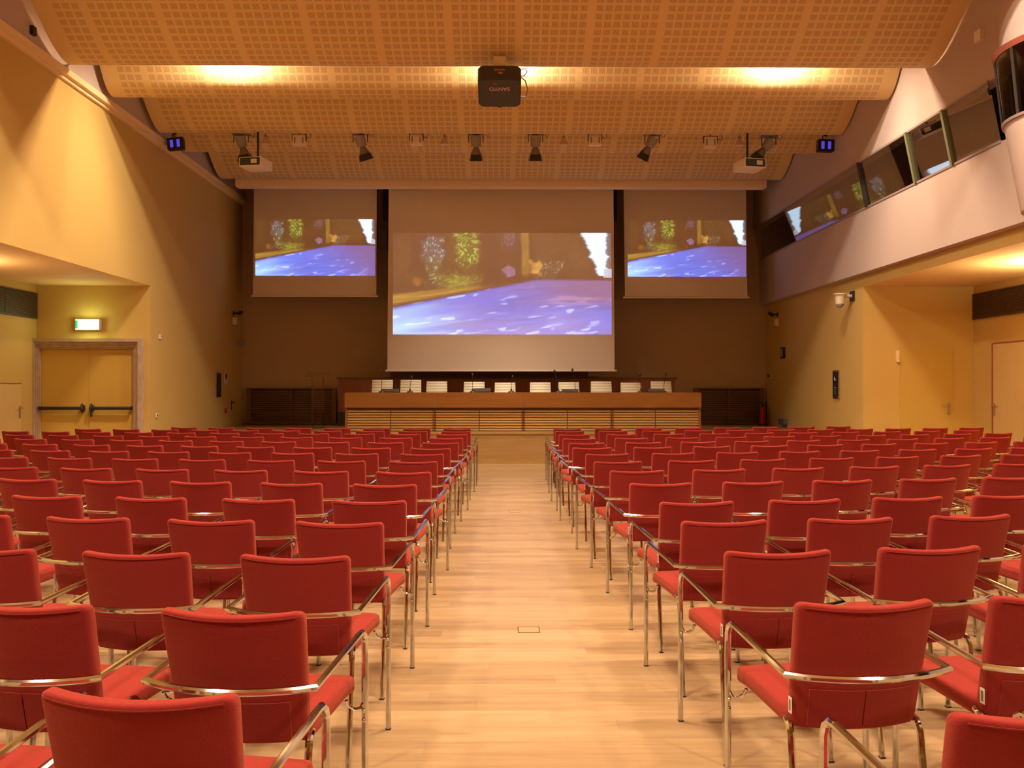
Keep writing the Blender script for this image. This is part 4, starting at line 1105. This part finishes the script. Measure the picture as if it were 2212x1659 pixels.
# ------------------------------------------------------------------ audience chair
def back_def(v, w, h, zb):
    """bend the flat pad: narrower and forward at the bottom, bulging backwards in the middle, sagging top edge"""
    k = v.co.z/h; x = v.co.x; q = (x/(w/2))**2
    v.co.x = x*(.925+.075*k)
    v.co.y += .095*(1-k) - .050*(1-q)
    v.co.z += zb - .010*(1-q)*max(0, k-.5)*2
def make_chair():
    t = thing('audience_chair', '', 'chair')
    W, H, ZB, T = .445, .414, .455, .048
    bm = rounded_box(W, T, H, .013, 3, 12, 8, 0, big=.024)
    for v in bm.verts:
        v.co.y += T/2
    for v in bm.verts: back_def(v, W, H, ZB)
    back = obj('backrest', bm, M_RED, t, True)
    # lower cover flaps on the rear of the back, leaving a seam between them
    bm = newbm()
    for a, b in ((-.178, -.003), (.003, .178)):
        n = 8
        rows = []
        for j in range(5):
            z = .012+(.122)*j/4; rows.append([])
            for i in range(n+1):
                x = a+(b-a)*i/n; rows[-1].append(bm.verts.new((x, -.005, z)))
        for j in range(4):
            for i in range(n): bm.faces.new((rows[j][i], rows[j][i+1], rows[j+1][i+1], rows[j+1][i]))
    r_ = bmesh.ops.extrude_face_region(bm, geom=bm.faces[:])
    for v in [g for g in r_['geom'] if isinstance(g, bmesh.types.BMVert)]: v.co.y += .006
    for v in bm.verts: back_def(v, W, H, ZB)
    obj('rear_cover', bm, M_REDD, back, True)
    bm = newbm()   # piping along the rear edge of the pad
    pts = []
    for i in range(13):
        v = bm.verts.new((-W/2+.018+(W-.036)*i/12, .0, H-.014)); back_def(v, W, H, ZB); pts.append(v.co.copy()); bm.verts.remove(v)
    add_tube(bm, [(p.x, p.y-.0005, p.z) for p in pts], .0022, 5); obj('piping', bm, M_REDD, back, True)
    # white tag on the left side of the back
    bm = newbm()
    x_ = -.2155; add_box(bm, x_-.0012, x_+.0005, .070, .093, .505, .555); tg = obj('care_tag', bm, M_TAG, back)
    bm = newbm(); add_box(bm, x_-.0020, x_-.0013, .076, .087, .512, .547); obj('tag_print', bm, M_TAGP, tg)
    # seat
    bm = rounded_box(.425, .475, .060, .018, 3, 4, 0, 6)
    for v in bm.verts:
        k = (v.co.y+.2375)/.475
        if k > .7: v.co.z -= .012*((k-.7)/.3)**2
        v.co.z += .010*k + (.006*(1-(v.co.x/.21)**2) if v.co.z > .03 else 0)
        v.co.y += .345; v.co.z += .446
    obj('seat', bm, M_RED, t, True)
    # rail with arms: one bent tube behind the back and along both sides
    def arm(s):
        pts = [(s*.262, .525, .600), (s*.262, .5235, .640), (s*.262, .512, .668), (s*.262, .488, .683), (s*.262, .455, .684), (s*.264, .0, .652)]
        return pts
    L_ = arm(-1); R_ = arm(1)[::-1]
    mid = []
    for i in range(1, 12):
        x = -.264+.528*i/12; mid.append((x, -.062*(1-(x/.264)**2)**1.0 + .0, .650-.004*(1-(x/.264)**2)))
    bm = newbm(); add_tube(bm, L_+mid+R_, .0105, 8, square=True); obj('armrest_rail', bm, M_CHROME, t, True)
    for s in (-1, 1):
        bm = newbm(); add_tube(bm, [(s*.262, .525, .6005), (s*.262, .5255, .006)], .0108, 8, square=True)
        lg = obj('leg', bm, M_CHROME, t, True)
        bm = newbm(); add_box(bm, s*.262-.0110, s*.262+.0110, .5255-.0110, .5255+.0110, 0, .006); obj('foot_cap', bm, M_RUB, lg)
        bm = newbm(); add_tube(bm, [(s*.208, .13, .475), (s*.212, .095, .462), (s*.215, .078, .43), (s*.218, .012, .006)], .0108, 8, square=True)
        lg = obj('leg', bm, M_CHROME, t, True)
        bm = newbm(); add_box(bm, s*.218-.0110, s*.218+.0110, .001, .023, 0, .006); obj('foot_cap', bm, M_RUB, lg)
        bm = newbm(); add_tube(bm, [(s*.258, .519, .430), (s*.248, .515, .412), (s*.230, .508, .410), (s*.212, .498, .425), (s*.205, .49, .447)], .0065, 7)
        add_sphere(bm, (s*.262, .511, .405), .0075, 8); add_sphere(bm, (s*.262, .511, .372), .0075, 8)
        obj('seat_bracket', bm, M_CHROME, t, True)
    return t
ROWS_L = {'A': (.714, .650, 14.809, .090, 8), 'B': (.690, .657, 13.945, .102, 10), 'C': (.708, .664, 13.098, .090, 11), 'D': (.729, .669, 12.111, .101, 20), 'E': (.738, .667, 11.081, .126, 20), 'F': (.780, .661, 10.084, .133, 20), 'G': (.801, .660, 9.226, .110, 20), 'H': (.798, .656, 8.305, .111, 20), 'I': (.776, .663, 7.280, .121, 20), 'J': (.805, .661, 6.348, .131, 20), 'K': (.782, .671, 5.444, .112, 20), 'L': (.805, .658, 4.572, .124, 20), 'M': (.821, .660, 3.665, .120, 20), 'N': (.806, .670, 2.766, .140, 20), 'O': (.794, .665, 2.027, .120, 20)}
ROWS_R = {'A': (1.047, .668, 14.788, .150, 8), 'B': (1.027, .671, 14.002, .117, 11), 'C': (1.019, .683, 12.973, .149, 11), 'D': (1.010, .689, 11.987, .172, 20), 'E': (1.018, .692, 11.034, .173, 20), 'F': (.998, .687, 10.177, .165, 20), 'G': (1.055, .681, 9.230, .161, 20), 'H': (1.045, .689, 8.291, .180, 20), 'I': (1.083, .685, 7.378, .167, 20), 'J': (1.106, .669, 6.408, .137, 20), 'K': (1.136, .663, 5.360, .150, 20), 'L': (1.114, .663, 4.605, .127, 20), 'M': (1.126, .660, 3.755, .120, 20), 'N': (1.130, .650, 2.866, .120, 20), 'O': (1.139, .660, 1.894, .120, 20)}
ORD = ['first', 'second', 'third', 'fourth', 'fifth', 'sixth', 'seventh', 'eighth', 'ninth', 'tenth', 'eleventh', 'twelfth', 'thirteenth', 'fourteenth']
KEYS = 'ABCDEFGHIJKLMNO'
chair0 = make_chair(); TC = tree_of(chair0); first = True
n_ch = 0
for sd, rows, word in ((-1, ROWS_L, 'left'), (1, ROWS_R, 'right')):
    for ri, key in enumerate(KEYS):
        x0, p, z0, c, cnt = rows[key]
        rr = random.Random(ri*7+sd)
        for i in range(cnt):
            X = x0+p*i; d = X-(.76 if sd < 0 else 1.12)
            Z = z0+c*d+.0085*d*d
            # leave out chairs wholly outside the frame (the front of a chair reaches farthest into view)
            inner = 1084+sd*(X-.27)*FPX/(Z+.55)
            if (sd < 0 and inner < -6) or (sd > 0 and inner > 2218): break
            if X+.30 > 8.1: break
            o = chair0 if first else dup(TC); first = False
            slope = c+.017*d
            o.location = (sd*X, Z-.02, 0)
            o.rotation_euler = (0, 0, sd*math.atan(slope)*.85 + rr.uniform(-.022, .022))
            rowtxt = ('nearest row to the camera' if ri == 14 else '%s row from the camera' % ORD[14-ri]) if ri > 6 else ('front row by the stage' if ri == 0 else '%s row from the stage' % ORD[ri])
            o['label'] = 'red chair %s of aisle, %s, %s seat from aisle' % (word, rowtxt, ORD[i])
            o['category'] = 'chair'; o['group'] = 'red audience chairs %s of the aisle' % word
            n_ch += 1
print('CHAIRS', n_ch)
